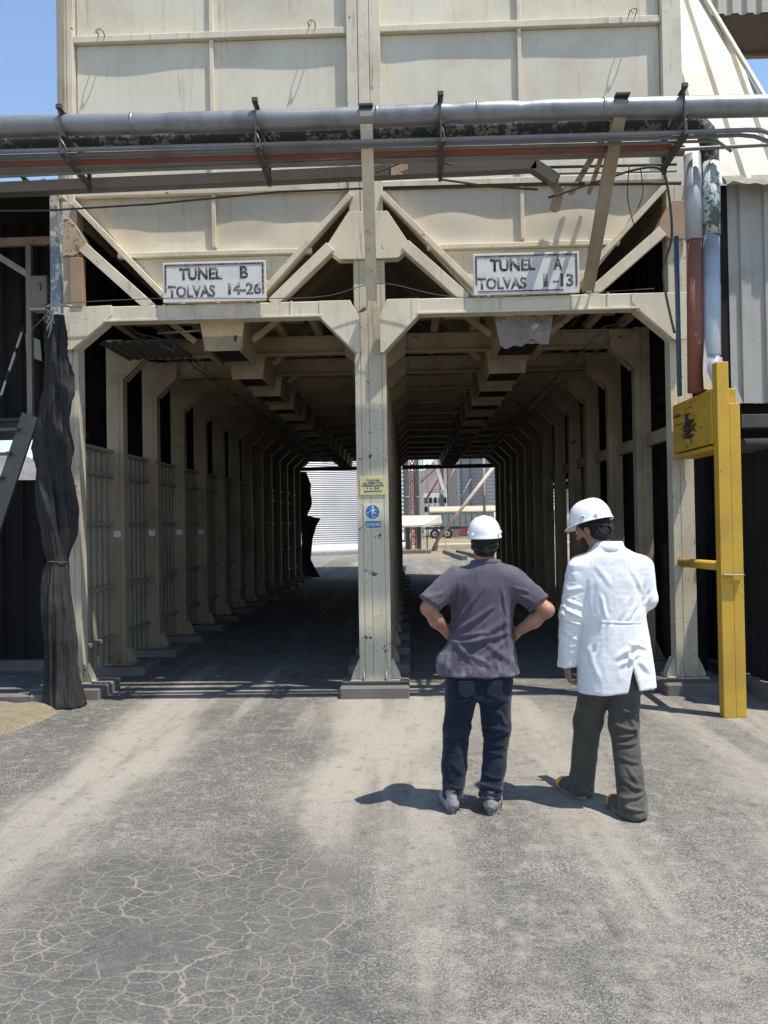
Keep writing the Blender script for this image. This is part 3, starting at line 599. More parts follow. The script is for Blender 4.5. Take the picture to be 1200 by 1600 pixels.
thin = [([(-.2, 7.5, 4.835), (1.3, 7.5, 4.83), (2.58, 7.5, 4.80)], .018, DARKST, 'dark thin pipe just under the right end of the duct'),
        ([(1.35, 7.55, 5.01), (2.56, 7.55, 5.00)], .014, DARKST, 'upper of two short dark pipes near the right corner column'),
        ([(1.45, 7.55, 4.945), (2.56, 7.55, 4.935)], .010, CONDUIT, 'lower of two short dark pipes near the right corner column'),
        ([(-6.2, 7.5, 4.78), (-3.4, 7.5, 4.72), (-2.4, 7.5, 4.75), (-1.2, 7.5, 4.83), (-.3, 7.5, 4.84)], .010, DARKST, 'sagging dark cable below the square duct'),
        ([(.35, 7.4, 4.86), (.8, 7.45, 4.80), (1.25, 7.5, 4.78)], .010, DARKST, 'slanting thin rod under the right part of the duct')]
for p, r, mt, lb in thin: pipe('thin_pipe', p, r, mt, lb, 'pipe', 'thin dark lines under the duct', 8)
def wire(pts, r, label, mat=None):
    P = [Vector(p) for p in pts]; out = []
    for i in range(len(P)-1):
        for k in range(6):
            t = k/6; a = P[max(i-1, 0)]; b = P[i]; c = P[i+1]; e = P[min(i+2, len(P)-1)]
            out.append(.5*((2*b)+(c-a)*t+(2*a-5*b+4*c-e)*t*t+(3*b-a-3*c+e)*t**3))
    out.append(P[-1]); return pipe('cable', out, r, mat or DARKST, label, 'cable', None, 6)
wire([(-.25, 7.35, 4.92), (0, 7.33, 5.0), (.2, 7.33, 5.02), (.45, 7.35, 4.97)], .008, 'short loose cable arching over the duct right of the centre strut')
wire([(1.35, 7.5, 4.70), (1.8, 7.45, 4.82), (2.15, 7.4, 4.90), (2.35, 7.4, 4.90), (2.42, 7.4, 4.75), (2.47, 7.45, 4.3), (2.40, 7.5, 3.95), (2.49, 7.5, 3.4)], .012, 'loose dark cable sagging down beside the right corner column')
wire([(2.05, 7.3, 4.90), (2.03, 7.3, 4.6), (2.08, 7.3, 4.35)], .005, 'thin hanging wire left of the right corner')
wire([(2.15, 7.3, 4.86), (2.17, 7.3, 4.65), (2.12, 7.3, 4.5)], .005, 'short hanging wire near the right corner')
wire([(-3.6, 7.78, 3.90), (-2.4, 7.78, 3.93), (-.9, 7.78, 3.90), (-.25, 7.78, 4.02), (.6, 7.78, 3.86), (2.4, 7.78, 3.90)], .004, 'thin wire strung along the top of the lintel')
# hangers
def hanger(x, i):
    h = thing('pipe_hanger', (x, 6.7, 4.6), ['angle iron pipe hanger at the left corner of the silo', 'angle iron pipe hanger above the left tunnel', 'angle iron pipe hanger just right of the centre strut', 'angle iron pipe hanger at the right corner of the silo'][i], 'pipe bracket', 'pipe hangers along the rack')
    mb = MB(); mb.box(x-.006, x+.006, 6.695, 6.725, 4.87, 5.30, .001); mb.build('upright', DARKST, h)
    mb = MB(); mb.beam((x, 6.66, 5.262), (x, 7.3, 5.262), .045, .012); mb.beam((x, 6.69, 5.262), (x, 6.69, 5.30), .05, .03); mb.build('top_arm', DARKST, h)
    mb = MB(); mb.beam((x+.01, 6.70, 5.045), (x+.01, 7.27, 5.10), .045, .03); mb.build('arm', DARKST, h)
    mb = MB(); mb.beam((x+.01, 6.70, 4.895), (x+.01, 7.32, 4.86), .055, .03); mb.box(x-.005, x+.03, 7.28, 7.31, 4.80, 5.0, .002); mb.build('arm', DARKST, h)
    mb = MB(); mb.tube([(x-.03, 6.74, 4.96), (x+.01, 6.70, 5.0), (x+.03, 6.75, 4.95), (x+.03, 6.78, 4.85)], .006, 6); mb.build('clamp', GALV, h)
for i, x in enumerate((-2.93, -1.25, .32, 2.35)): hanger(x, i)
def strut(name, a, b, label, mat=CREAM):
    s = thing(name, (b[0], b[1], b[2]), label, 'pipe support', 'slanting struts carrying the pipe rack'); a = Vector(a); b = Vector(b)
    mb = MB(); mb.beam(a, b, .105, .012); mb.beam(a+Vector((-.047, .03, .02)), b+Vector((-.047, .03, 0)), .012, .07); mb.beam(a+Vector((.047, .03, .02)), b+Vector((.047, .03, 0)), .012, .07); mb.build('channel', mat, s)
    mb = MB(); mb.beam(a+Vector((0, -.02, .05)), a+Vector((0, .25, .05)), .12, .02); mb.build('top_bracket', DARKST, s); return s
strut('pipe_strut', (-.31, 6.70, 5.16), (-.335, 7.80, 3.86), 'slanting cream strut in front of the centre column')
strut('pipe_strut', (1.84, 6.70, 5.18), (1.77, 7.80, 3.90), 'slanting worn cream strut beside the right tunnel sign', CREAM_DIRTY_DIM)
k = thing('knee_brace', (1.75, 7.9, 4.6), 'short rusty V brace behind the right strut', 'brace')
mb = MB(); mb.beam((1.75, 7.05, 5.02), (1.66, 7.99, 4.93), .05, .03); mb.beam((1.79, 7.1, 5.0), (1.84, 7.99, 4.93), .04, .03); mb.build('brace_arm', CREAM_DIRTY_DIM, k)
# vertical pipes at the right corner
v = thing('downpipe', (2.56, 7.15, 2.79), 'vertical pipe, bare grey above and red below, beside the right corner', 'pipe')
mb = MB(); mb.tube([(2.565, 7.15, 4.90), (2.565, 7.15, 4.14)], .074, 20); mb.build('bare_section', WHITEPIPE, v)
mb = MB(); mb.tube([(2.565, 7.15, 4.139), (2.545, 7.15, 2.79)], .066, 20, rough=.02); mb.build('red_section', REDP, v)
v = thing('jacketed_downpipe', (2.715, 7.15, 2.79), 'vertical pipe with peeling paint above and shiny crumpled jacket below', 'pipe')
mb = MB(); mb.tube([(2.714, 7.15, 4.82), (2.714, 7.15, 4.175)], .083, 20, rough=.03); mb.build('painted_section', PATCHY, v)
mb = MB(); mb.tube([(2.705, 7.15, 4.174), (2.70, 7.15, 3.75), (2.70, 7.15, 3.74), (2.69, 7.15, 3.12), (2.685, 7.14, 3.08)], [.080, .080, .084, .082, .070], 20); mb.tube([(2.685, 7.14, 3.08), (2.68, 7.13, 3.0), (2.68, 7.13, 2.85), (2.67, 7.12, 2.80)], [.088, .098, .092, .07], 12, rough=.25); mb.build('shiny_jacket', WHITEPIPE, v)
mb = MB(); mb.prism([(2.60, 7.06, 3.25), (2.575, 7.04, 2.95), (2.58, 7.04, 2.80), (2.66, 7.05, 2.79), (2.64, 7.06, 3.0)], (0, -1, 0), .003); mb.build('torn_flap', SHEETW, v)
pipe('blue_pipe', [(2.475, 7.35, 4.25), (2.475, 7.35, 2.79)], .022, BLUEP, 'thin blue vertical pipe beside the right corner column')
# yellow post assembly
def scraped_yellow():
    t = NT('scraped_yellow'); x, yy, z = t.sep(); a, _ = t.noise(3, 5, .65); b, _ = t.noise(26, 4, .7, sc=(1, .35, 1.6)); c, _ = t.noise(9, 4, .6, sc=(1, .25, 2.5), off=(2, 2, 2))
    col = t.mix(t.ramp(a, .4, .7, 0, .7), (.54, .33, .04), (.33, .21, .05))
    d = t.math('SQRT', t.math('ADD', t.math('POWER', t.math('MULTIPLY', t.math('SUBTRACT', yy, 7.46), 6.5), 2), t.math('POWER', t.math('MULTIPLY', t.math('SUBTRACT', z, 2.52), 6.5), 2)))
    col = t.mix(t.ramp(t.math('SUBTRACT', b, t.math('MULTIPLY', d, .22)), .28, .36), col, (.035, .03, .026)); col = t.mix(t.ramp(c, .62, .66), col, (.09, .065, .035)); t.bump(b, .003, .3); return t.done(col, .6, 0, .3)
YBOX = scraped_yellow()
y = thing('yellow_guard_post', (2.70, 6.8, 0), 'scuffed yellow steel guard post with its boxed arm at the right corner', 'guard post')
mb = MB(); mb.box(2.600, 2.700, 6.80, 6.90, 0, 2.99, .004); mb.build('post', YELLOW, y)
mb = MB(); mb.box(2.704, 2.792, 6.81, 6.90, 0, 2.64, .004); mb.build('post', YELLOW, y)
mb = MB(); mb.box(2.59, 2.80, 6.905, 7.90, 2.31, 2.78, .006); mb.build('arm_box', YBOX, y)
mb = MB(); mb.box(2.575, 2.81, 6.905, 7.90, 2.255, 2.29, .003); mb.build('arm_flange', YELLOW, y)
mb = MB(); mb.tube([(2.66, 6.88, 1.265), (2.655, 7.94, 1.245)], .042, 14); mb.build('tie_pipe', YELLOW, y)
mb = MB(); mb.box(2.61, 2.78, 6.755, 6.80, 1.195, 1.202, .001); mb.build('bracket_tab', GALV, y)
# ------------------------------------------------------------------ right-hand metal building, roof and gallery
rb = thing('metal_shed', (4.4, 8, 0), 'grey corrugated shed wall hanging over a dark recess at the right edge', 'shed')
mb = MB(); mb.corr((3.20, 8.0, 2.80), (1, 0, 0), (0, 0, 1), (0, -1, 0), 3.6, 2.20, pitch=.235, depth=.028, flat=.86); mb.build('upper_wall', SHEETG, rb)
mb = MB(); mb.box(3.11, 3.215, 8.012, 12, 2.80, 4.98, .003); mb.build('corner_return', SHEETD, rb)
mb = MB(); mb.prism([(3.205, 7.955, 3.02), (3.29, 7.95, 2.80), (3.205, 7.95, 2.80)], (0, -1, 0), .004); mb.build('bent_corner', SHEETW, rb)
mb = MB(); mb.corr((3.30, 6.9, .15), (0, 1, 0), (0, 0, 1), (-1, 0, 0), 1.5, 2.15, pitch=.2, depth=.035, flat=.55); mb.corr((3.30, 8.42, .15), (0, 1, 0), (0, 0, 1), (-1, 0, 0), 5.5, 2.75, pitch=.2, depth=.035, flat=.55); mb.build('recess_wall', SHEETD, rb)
mb = MB(); mb.box(3.22, 3.6, 6.7, 14, -.02, .14, .01); mb.build('kerb', CONC, rb)
mb = MB(); mb.box(3.25, 6.8, 7.9, 8.05, 2.55, 2.68, .004); mb.tube([(3.2, 7.75, 2.36), (6.8, 7.75, 2.36)], .07, 12); mb.box(3.25, 6.8, 7.98, 8.1, 2.1, 2.2, .004); mb.build('lintel_pipes', DARKST, rb)
mb = MB(); mb.box(3.34, 6.8, 8.35, 8.4, 0, 2.9, 0); mb.box(2.82, 3.1, 8.5, 8.55, 0, 4.87, 0); mb.box(2.81, 3.105, 8.25, 24, 4.88, 4.92, 0); mb.box(3.36, 6.8, 8.3, 20, 2.45, 2.5, 0); mb.box(6.75, 6.8, 8.0, 20, 0, 2.8, 0); mb.build('shell_and_light_stops', SHEETD, rb)  # recess shell plus added dark backing and roof strip that block sun and sky
mb = MB(); mb.box(2.86, 3.10, 8.4, 24, 3.0, 3.05, 0); mb.box(3.11, 3.19, 12, 24, 2.5, 4.98, 0); mb.build('sun_stop', SHEETD, rb)  # added strips that keep sun patches off the right tunnel columns
# steep corrugated roof
sr = thing('steep_roof', (4, 9, 4.9), 'bright steep corrugated roof slope against the right side of the silo', 'roof')
s0 = Vector((2.84, 7.86, 4.93)); dn = Vector((0, 1, 1.85)).normalized(); nn = Vector((0, -1.85, 1)).normalized()
mb = MB(); ln = 7.2
# left part reaches the silo side, right verge follows the measured rake
def rp(x, t): return (x, 7.86+t, 4.93+1.85*t)
def corr_roof():
    pitch = .31; x = 2.80; mb = MB(); cols = []
    while x < 6.5:
        for q, h in ((0, 0), (.62, 0), (.72, 1), (.86, 1), (.94, 0)): cols.append((x+q*pitch, h*.035))
        x += pitch
    tmax = 3.6; n = Vector((0, -.88, .475)); prev = None
    for x, h in cols:
        # verge: x limit decreases with height t  (rake from 3.75 at t=.8 to 3.2 at t=2)
        tl = tmax if x < 3.2 else max(0.0, min(tmax, .80+(3.72-x)*3.55))
        if tl <= 0.02: break
        a = Vector(rp(x, 0))+n*h; b = Vector(rp(x, tl))+n*h; A = [mb.bm.verts.new(v) for v in (a, b, b-n*.006-n*0, a-n*.006)]
        if prev:
            for i in range(4): mb.bm.faces.new((prev[i], prev[(i+1) % 4], A[(i+1) % 4], A[i]))
        prev = A
    return mb
corr_roof().build('roof_sheet', SHEETW, sr)
mb = MB(); mb.beam(Vector(rp(3.96, -.02))+Vector((0, -.03, .03)), Vector(rp(2.95, 3.55))+Vector((0, -.03, .03)), .05, .03); mb.build('verge_trim', SHEETW, sr)
# crumpled eave flashing
mb = MB(); n = 46; rows = []
for j, (dy, dzz) in enumerate(((.05, .10), (-.04, .02), (-.07, -.035))):
    rows.append([mb.bm.verts.new((3.12+3.2*i/n, 7.86+dy+(.018*mnoise.noise(Vector((i*.55, j, 1)))), 4.93+dzz+(.035*mnoise.noise(Vector((i*.45, j*2, 4)))*j))) for i in range(n+1)])
for a, b in zip(rows, rows[1:]):
    for i in range(n): mb.bm.faces.new((a[i], a[i+1], b[i+1], b[i]))
r = bmesh.ops.solidify(mb.bm, geom=mb.bm.faces[:], thickness=.004); mb.build('eave_flashing', SHEETW, sr)
# overhead conveyor gallery top right
cg = thing('conveyor_gallery', (9, 14.6, 10.4), 'cream ribbed conveyor gallery overhead at the top right corner', 'conveyor')
mb = MB(); mb.corr((4.9, 14.0, 10.42), (1, 0, .0), (0, 0, 1), (0, -1, 0), 9, 2.4, pitch=.25, depth=.05, flat=.55); mb.build('side_cladding', SHEETW, cg)
mb = MB(); mb.box(4.9, 13.9, 14.02, 15.3, 10.44, 12.7, 0); mb.build('underside', SHEETB, cg)
mb = MB()
for x in (5.6, 6.6, 7.6, 8.6): mb.beam((x, 14.1, 10.43), (x+.5, 15.2, 10.43), .05, .06)
mb.box(4.9, 13.9, 15.22, 15.32, 10.38, 10.5, .005); mb.build('floor_beams', BROWNP, cg)
wire([(6.35, 15.0, 10.4), (6.30, 15.0, 9.6), (6.22, 15, 8.8)], .012, 'thin cable hanging from the overhead gallery')
STAIRM = weathered('dull_stair_steel', (.15, .145, .135), (.08, .075, .07), (.3, .28, .24), chipth=.66)
# ------------------------------------------------------------------ left: dark outer wall, raised cabin, stair
lw = thing('dark_cladding_wall', (-5.6, 10.5, 0), 'low dark corrugated wall in the shade left of the silo', 'wall')
mb = MB(); mb.corr((-7.6, 9.5, 0), (1, 0, 0), (0, 0, 1), (0, -1, 0), 3.5, 2.27, pitch=.25, depth=.03); mb.build('front_sheet', SHEETD, lw)
mb = MB(); mb.corr((-4.13, 9.5, .0), (0, 1, 0), (0, 0, 1), (1, 0, 0), 14, 2.27, pitch=.25, depth=.03); mb.build('side_sheet', SHEETD, lw)
mb = MB(); mb.box(-7.6, -4.1, 9.35, 9.46, -.02, .12, .01); mb.build('footing', CONC, lw)
cb = thing('raised_cabin', (-5.5, 10, 0), 'raised dark sheet metal cabin on a platform left of the silo', 'cabin')
mb = MB(); mb.box(-8, -3.98, 9.0, 9.1, 2.72, 2.90, .004); mb.box(-8, -4.0, 9.1, 9.9, 2.80, 2.86, 0); mb.box(-8, -3.98, 9.04, 9.08, 2.915, 2.96, .002); mb.build('platform', DARKST, cb)
mb = MB(); mb.corr((-8, 9.7, 2.88), (1, 0, 0), (0, 0, 1), (0, -1, 0), 3.9, 2.75, pitch=.22, depth=.03); mb.build('front_wall', SHEETD, cb)
mb = MB(); mb.corr((-4.08, 9.72, 2.88), (0, 1, 0), (0, 0, 1), (1, 0, 0), 14, 2.4, pitch=.22, depth=.03); mb.build('side_wall', SHEETD, cb)
mb = MB(); mb.corr((-8, 8.35, 5.36), (0, 1, .09), (1, 0, 0), (0, 0, -1), 1.6, 4.3, pitch=.13, depth=.02); mb.build('roof', SHEETD, cb)
mb = MB(); mb.box(-8, -3.72, 8.30, 8.36, 5.22, 5.36, .003); mb.build('fascia', BROWNP, cb)
mb = MB(); mb.box(-8, -3.95, 8.97, 9.04, 4.93, 5.02, .003); mb.build('head_beam', BROWNP, cb)
mb = MB(); mb.box(-4.325, -4.265, 8.94, 9.0, 2.965, 4.927, .003); mb.build('post', PALEP, cb)
mb = MB(); mb.beam((-4.95, 9.05, 5.0), (-3.95, 9.05, 4.35), .04, .07); mb.build('brace', SHEETG, cb)
mb = MB(); mb.box(-4.19, -4.09, 9.02, 9.08, 5.0, 5.04, .002); mb.build('paint_label', PALEP, cb)
mb = MB(); mb.prism([(-4.65, 9.6, 4.06), (-4.47, 9.6, 3.98), (-4.45, 9.6, 3.72), (-4.64, 9.6, 3.80)], (0, -1, 0), .01); mb.build('notice_panel', SHEETG, cb)
sl = thing('solar_hatch', (-4.2, 9.3, 5.7), 'small dark hinged lid standing open on the cabin roof', 'roof hatch')
mb = MB(); mb.prism([(-4.75, 9.3, 5.66), (-4.22, 9.3, 5.80), (-4.10, 9.3, 5.66)], (0, -1, 0), .08, .003); mb.box(-4.9, -4.0, 9.1, 9.4, 5.50, 5.655, .003); mb.build('lid', SHEETG, sl)
mb = MB(); mb.tube([(-4.42, 9.2, 5.72), (-4.50, 9.15, 5.86), (-4.54, 9.15, 5.87)], .02, 8); mb.tube([(-4.36, 9.2, 5.72), (-4.48, 9.15, 5.83)], .015, 8); mb.build('latch', DARKST, sl)
bx = thing('control_box', (-4.17, 9.0, 4.17), 'pale grey electrical box hanging between the cabin post and the silo', 'electrical box')
mb = MB(); mb.box(-4.262, -4.075, 8.93, 9.06, 4.19, 4.56, .008); mb.build('cabinet', PALEP, bx)
mb = MB(); mb.box(-4.262, -4.075, 8.90, 9.06, 4.160, 4.186, .003); mb.build('sill', SHEETW, bx)
mb = MB(); mb.tube([(-4.17, 8.925, 4.46), (-4.15, 8.925, 4.47), (-4.14, 8.925, 4.45), (-4.155, 8.925, 4.39)], .005, 6); mb.build('handle', BLACKM, bx)
mb = MB(); mb.tube([(-4.11, 8.95, 4.15), (-4.11, 8.95, 4.03), (-4.09, 8.95, 4.02), (-4.08, 8.95, 4.14)], .008, 6); mb.build('cable_loop', GALV, bx)
st = thing('steel_stair', (-5, 8.6, 0), 'steep grey steel stair rising to the raised cabin', 'stair')
mb = MB(); mb.beam((-4.24, 8.85, 2.96), (-5.30, 8.85, -.02), .04, .19); mb.build('stringer', STAIRM, st)
mb = MB(); mb.beam((-4.74, 8.85, 2.96), (-5.80, 8.85, -.02), .04, .19); mb.build('stringer', STAIRM, st)
for i in range(11):
    t = i/11+.05; mb = MB(); x = -4.49-1.06*t; z = 2.94-2.96*t; mb.box(x-.26, x+.2, 8.74, 8.83, z-.015, z+.015, .002); mb.build('step', STAIRM, st)
def bandmat():
    t = NT('striped_pole_paint'); x, yy, z = t.sep(); a, _ = t.noise(7, 2, .4); return t.done(t.mix(t.ramp(a, .5, .53), (.55, .52, .45), (.035, .033, .03)), .7)
mb = MB(); mb.tube([(-4.26, 8.75, 3.93), (-4.62, 8.75, 2.90), (-4.78, 8.75, 2.4)], .014, 8); o = mb.build('handrail', bandmat()); tag(o, 'black and white flaking handrail slanting down left of the cabin post', 'handrail')
# posts between shed and silo
p = thing('peeling_post', (-3.35, 7.6, 0), 'square post with peeling grey paint at the left corner, curtain tied to it', 'post')
mb = MB(); mb.box(-3.435, -3.345, 7.60, 7.69, 0, 4.915, .003); mb.build('shaft', PEEL, p)
mb = MB(); mb.box(-3.36, -3.30, 7.6, 7.7, 4.88, 4.925, .003); mb.build('cap_clip', CREAM, p)
mb = MB(); mb.box(-3.345, -3.22, 7.84, 7.93, 3.88, 4.38, .004); o = mb.build('splice_plate', BROWNP, B)
# added dark sheets and roof strip that keep light out on the left
sc_ = thing('light_screen', (-4.0, 16, 0), 'added dark sheeting that keeps light out beyond the left tunnel columns', 'wall')
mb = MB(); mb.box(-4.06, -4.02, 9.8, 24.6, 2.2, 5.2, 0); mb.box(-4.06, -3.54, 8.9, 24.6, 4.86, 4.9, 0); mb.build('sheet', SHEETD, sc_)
# low kerb at the left
mb = MB(); mb.box(-4.6, -3.42, 7.50, 7.62, -.02, .10, .012); o = mb.build('kerb', CONC); tag(o, 'short low concrete kerb left of the curtain foot', 'kerb')
mb = MB(); mb.box(-3.62, -3.44, 7.45, 7.58, .0, .11, .015); o = mb.build('concrete_block', CONC); tag(o, 'small grey block beside the curtain foot', 'block')
# ------------------------------------------------------------------ tied shade curtain
def curtain(path, seed, name, label, cat='curtain'):
    # path rows: z, cx, cy, rx, ry, fold amplitude
    rows = path; nz = 150; na = 120; P = np.array(rows); zz = np.linspace(P[0, 0], P[-1, 0], nz); vs = []
    order = np.argsort(P[:, 0]); itp = lambda c: np.interp(zz, P[order, 0], P[order, c])
    cx, cy, rx, ry, am = [itp(c) for c in (1, 2, 3, 4, 5)]
    for i in range(nz):
        for k in range(na):
            t = 2*math.pi*k/na; z = float(zz[i]); tw = .5*math.sin(z*1.7+seed)
            f = 0
            for q, (fr, a0) in enumerate(((3, .6), (7, .5), (15, .28))):
                nn = mnoise.noise(Vector((math.cos(t+tw)*fr*.35, math.sin(t+tw)*fr*.35, z*(.45+.25*q)+seed+q*7)))
                f += a0*(1-2*abs(nn)*1.6)
            f2 = mnoise.noise(Vector((math.cos(t)*1.2+seed, math.sin(t)*1.2, z*2.6)))*.25
            f3 = mnoise.noise(Vector((math.cos(t+tw)*.9+seed*2, math.sin(t+tw)*.9, z*1.5+seed))); f4 = abs(mnoise.noise(Vector((math.cos(t)*2.2+z*1.3, math.sin(t)*2.2, z*3.2+seed*3)))); r = 1+am[i]*(f*.95+f2*1.0+f3*.9-f4*.55); vs.append((cx[i]+rx[i]*r*math.cos(t), cy[i]+ry[i]*r*math.sin(t), z))
    fs = [(i*na+k, i*na+(k+1) % na, (i+1)*na+(k+1) % na, (i+1)*na+k) for i in range(nz-1) for k in range(na)]
    fs.append(tuple(range(na))[::-1]); fs.append(tuple(range((nz-1)*na, nz*na)))
    me = bpy.data.meshes.new(name); me.from_pydata(vs, [], fs)
    for p_ in me.polygons: p_.use_smooth = True
    return me
def fabric_black():
    t = NT('black_shade_cloth'); f, _ = t.noise(130, 2, .5, sc=(1, 1, 2.4)); b, _ = t.noise(4, 5, .6)
    c = t.mix(t.ramp(b, .35, .65), (.018, .019, .021), (.040, .039, .038)); c = t.mix(t.ramp(f, .45, .6, 0, .5), c, (.07, .067, .063)); t.bump(f, .004, .6); return t.done(c, .85, 0, .12)
CLOTH = fabric_black()
ct = thing('shade_curtain', (-3.3, 7.5, 0), 'black shade net gathered and tied to the left corner post', 'curtain')
me = curtain([(3.72, -3.335, 7.53, .050, .04, .25), (3.55, -3.35, 7.51, .065, .055, .6), (3.3, -3.345, 7.50, .08, .065, .6), (3.12, -3.335, 7.49, .105, .08, .6), (2.95, -3.345, 7.48, .125, .09, .55), (2.7, -3.375, 7.48, .115, .085, .5), (2.45, -3.375, 7.48, .140, .095, .55), (2.25, -3.375, 7.48, .125, .09, .4), (2.05, -3.38, 7.48, .140, .10, .55), (1.84, -3.365, 7.47, .135, .10, .55), (1.6, -3.35, 7.48, .12, .09, .45), (1.42, -3.35, 7.5, .09, .07, .3), (1.365, -3.345, 7.50, .085, .065, .2), (1.30, -3.35, 7.49, .10, .075, .4), (1.1, -3.345, 7.48, .11, .09, .45), (.7, -3.34, 7.47, .12, .10, .45), (.3, -3.315, 7.47, .135, .11, .45), (.05, -3.28, 7.46, .15, .12, .4), (0.0, -3.275, 7.46, .155, .125, .35)], 3.1, 'gathered_cloth', '')
link_mesh('gathered_cloth', me, CLOTH, ct)
mb = MB(); mb.tube([(-3.345+.098*math.cos(t*.5236), 7.50+.078*math.sin(t*.5236), 1.365+.006*math.sin(t)) for t in range(13)], .006, 6); mb.build('tie_cord', DARKST, ct)
mb = MB()
for q in range(9):
    a = random.uniform(-.08, .06); b = random.uniform(3.62, 3.80); mb.tube([(-3.35+a, 7.50, b), (-3.34+a*.4, 7.46, b-.06), (-3.33+a*1.2, 7.47, b-.12-.1*random.random())], .007, 5)
mb.tube([(-3.42, 7.5, 3.80), (-3.33, 7.48, 3.815), (-3.20, 7.55, 3.81)], .012, 7); mb.build('knotted_cord', SHEETG, ct)
mb = MB(); mb.tube([(-4.25, 8.9, 3.93), (-3.8, 8.2, 3.86), (-3.40, 7.58, 3.83)], .004, 5); o = mb.build('guy_wire', SHEETG); tag(o, 'taut wire from the cabin post to the curtain knot', 'wire')
# far curtain at the exit, left tunnel
fc = thing('exit_curtain', (-3.1, YB+.1, 0), 'ragged black curtain hanging at the far exit of the left tunnel', 'curtain')
me = curtain([(3.3, -3.28, YB+.1, .10, .06, .3), (2.9, -3.2, YB+.1, .13, .08, .7), (2.2, -3.22, YB+.1, .12, .08, .7), (1.95, -3.24, YB+.1, .07, .06, .5), (1.85, -3.10, YB+.1, .22, .09, .6), (1.6, -3.12, YB+.1, .19, .08, .4), (1.0, -3.2, YB+.1, .13, .07, .4), (.6, -3.2, YB+.1, .12, .07, .3), (.05, -3.08, YB+.1, .22, .1, .4)], 9.4, 'gathered_cloth', '')
link_mesh('gathered_cloth', me, CLOTH, fc)
# ------------------------------------------------------------------ yard beyond the tunnels
def big_silo(cx, cy, rad, h, label, plinth_h=.9, ribs=0, pitch=.32, mat=None, a0=180, a1=360):
    s = thing('grain_silo', (cx, cy, 0), label, 'silo', 'corrugated grain silos in the yard'); mb = MB()
    n = 96; prof = []; z = plinth_h
    while z < h: prof += [(z, 0), (z+pitch*.5, -pitch*.28)]; z += pitch
    rings = [[mb.bm.verts.new((cx+(rad+d)*math.cos(2*math.pi*k/n), cy+(rad+d)*math.sin(2*math.pi*k/n), zz)) for k in range(n)] for zz, d in prof]
    for a, b in zip(rings, rings[1:]):
        for k in range(n): f = mb.bm.faces.new((a[k], a[(k+1) % n], b[(k+1) % n], b[k])); f.smooth = False
    top = mb.bm.verts.new((cx, cy, h+rad*.45))
    for k in range(n): mb.bm.faces.new((rings[-1][k], rings[-1][(k+1) % n], top))
    mb.build('corrugated_shell', mat or SILOG, s)
    mb = MB(); mb.tube([(cx, cy, -.02), (cx, cy, plinth_h-.01)], rad+.15, 96); mb.build('plinth', WCONC, s)
    for i in range(ribs):
        a = R(200+140*i/max(1, ribs-1)); mb = MB(); x = cx+(rad+.06)*math.cos(a); yy = cy+(rad+.06)*math.sin(a); mb.box(x-.06, x+.06, yy-.06, yy+.06, plinth_h, h, .005); mb.build('stiffener', GREYST, s)
    return s
big_silo(-8.85, 49.6, 8.4, 14, 'wide pale corrugated silo on a white plinth behind the left tunnel', .55, 0, .115)
big_silo(-5.2, 66.0, 5.1, 12, 'corrugated silo edge just left of the grey columns', .8, 0, .33)
big_silo(11.5, 92.0, 6.0, 22, 'tall corrugated silo with uprights behind the truck trailer', 3, 9, .4)
big_silo(21.5, 97.0, 3.2, 20, 'narrow second corrugated silo behind the truck trailer at right', 3, 5, .4)
cs = thing('concrete_elevator', (4.6, 88, 0), 'plain grey elevator shaft between the chute and the far silos', 'tower')
mb = MB(); mb.box(4.15, 5.2, 86, 88, 0, 18, .02); mb.box(3.3, 3.75, 86.5, 88, 0, 16, .02); mb.build('shaft', plain('grey_render', (.22, .20, .19)), cs)
for x, y, r, i in ((-.18, 50, .18, 0), (.52, 50.3, .12, 1)):
    mb = MB(); mb.tube([(x, y, 0), (x, y, 16)], r, 16)
    for z in (3.2, 6.2): mb.tube([(x, y, z), (x, y, z+.12)], r+.04, 16)
    o = mb.build('steel_column', GREYST); tag(o, ['thinner grey round column left of the red lattice tower', 'thicker grey round column right of the red lattice tower'][i], 'column', 'grey columns in the yard')
def lattice(cx, cy, wd, h, step, mat, label, name='lattice_tower', dia=.05):
    t = thing(name, (cx, cy, 0), label, 'tower'); mb = MB(); c = [(cx-wd, cy-wd), (cx+wd, cy-wd), (cx+wd, cy+wd), (cx-wd, cy+wd)]
    for x, y in c: mb.beam((x, y, 0), (x, y, h), dia*1.6, dia*1.6)
    mb.build('legs', mat, t); mb = MB(); z = .3; k = 0
    while z+step < h:
        for i in range(4):
            a = c[i]; b = c[(i+1) % 4]; mb.beam((*a, z), (*b, z+step), dia, dia, bev=0); mb.beam((*a, z), (*b, z), dia, dia, bev=0)
            if dia > .045: mb.beam((*b, z), (*a, z+step), dia, dia, bev=0)
        z += step
    mb.build('lacing', mat, t); return t
lattice(.21, 50.5, .14, 15, .42, REDST, 'red lattice conveyor tower between the two grey columns', dia=.05)
lattice(.98, 62.0, .12, 16, .5, SHEETW, 'slim white lattice mast right of the grey columns', 'lattice_mast', .04)
mb = MB(); mb.beam((.86, 60, 4.7), (2.4, 60, 6.0), .10, .12); mb.beam((.86, 60, 4.6), (2.2, 60, 5.9), .05, .06); o = mb.build('red_boom', REDST); tag(o, 'upper dark red boom slanting behind the lattice mast', 'boom')
mb = MB(); mb.beam((1.15, 60.5, 3.2), (2.25, 60.5, 4.95), .12, .16); o = mb.build('red_boom', REDST); tag(o, 'lower dark red boom slanting behind the white chute', 'boom')
ch = thing('grain_chute', (2.4, 58, 4), 'white hanging grain chute with a pointed hood', 'chute')
mb = MB(); mb.beam((1.65, 58, 7.2), (2.48, 58, 4.0), .22, .24); mb.build('spout', WCONC, ch)
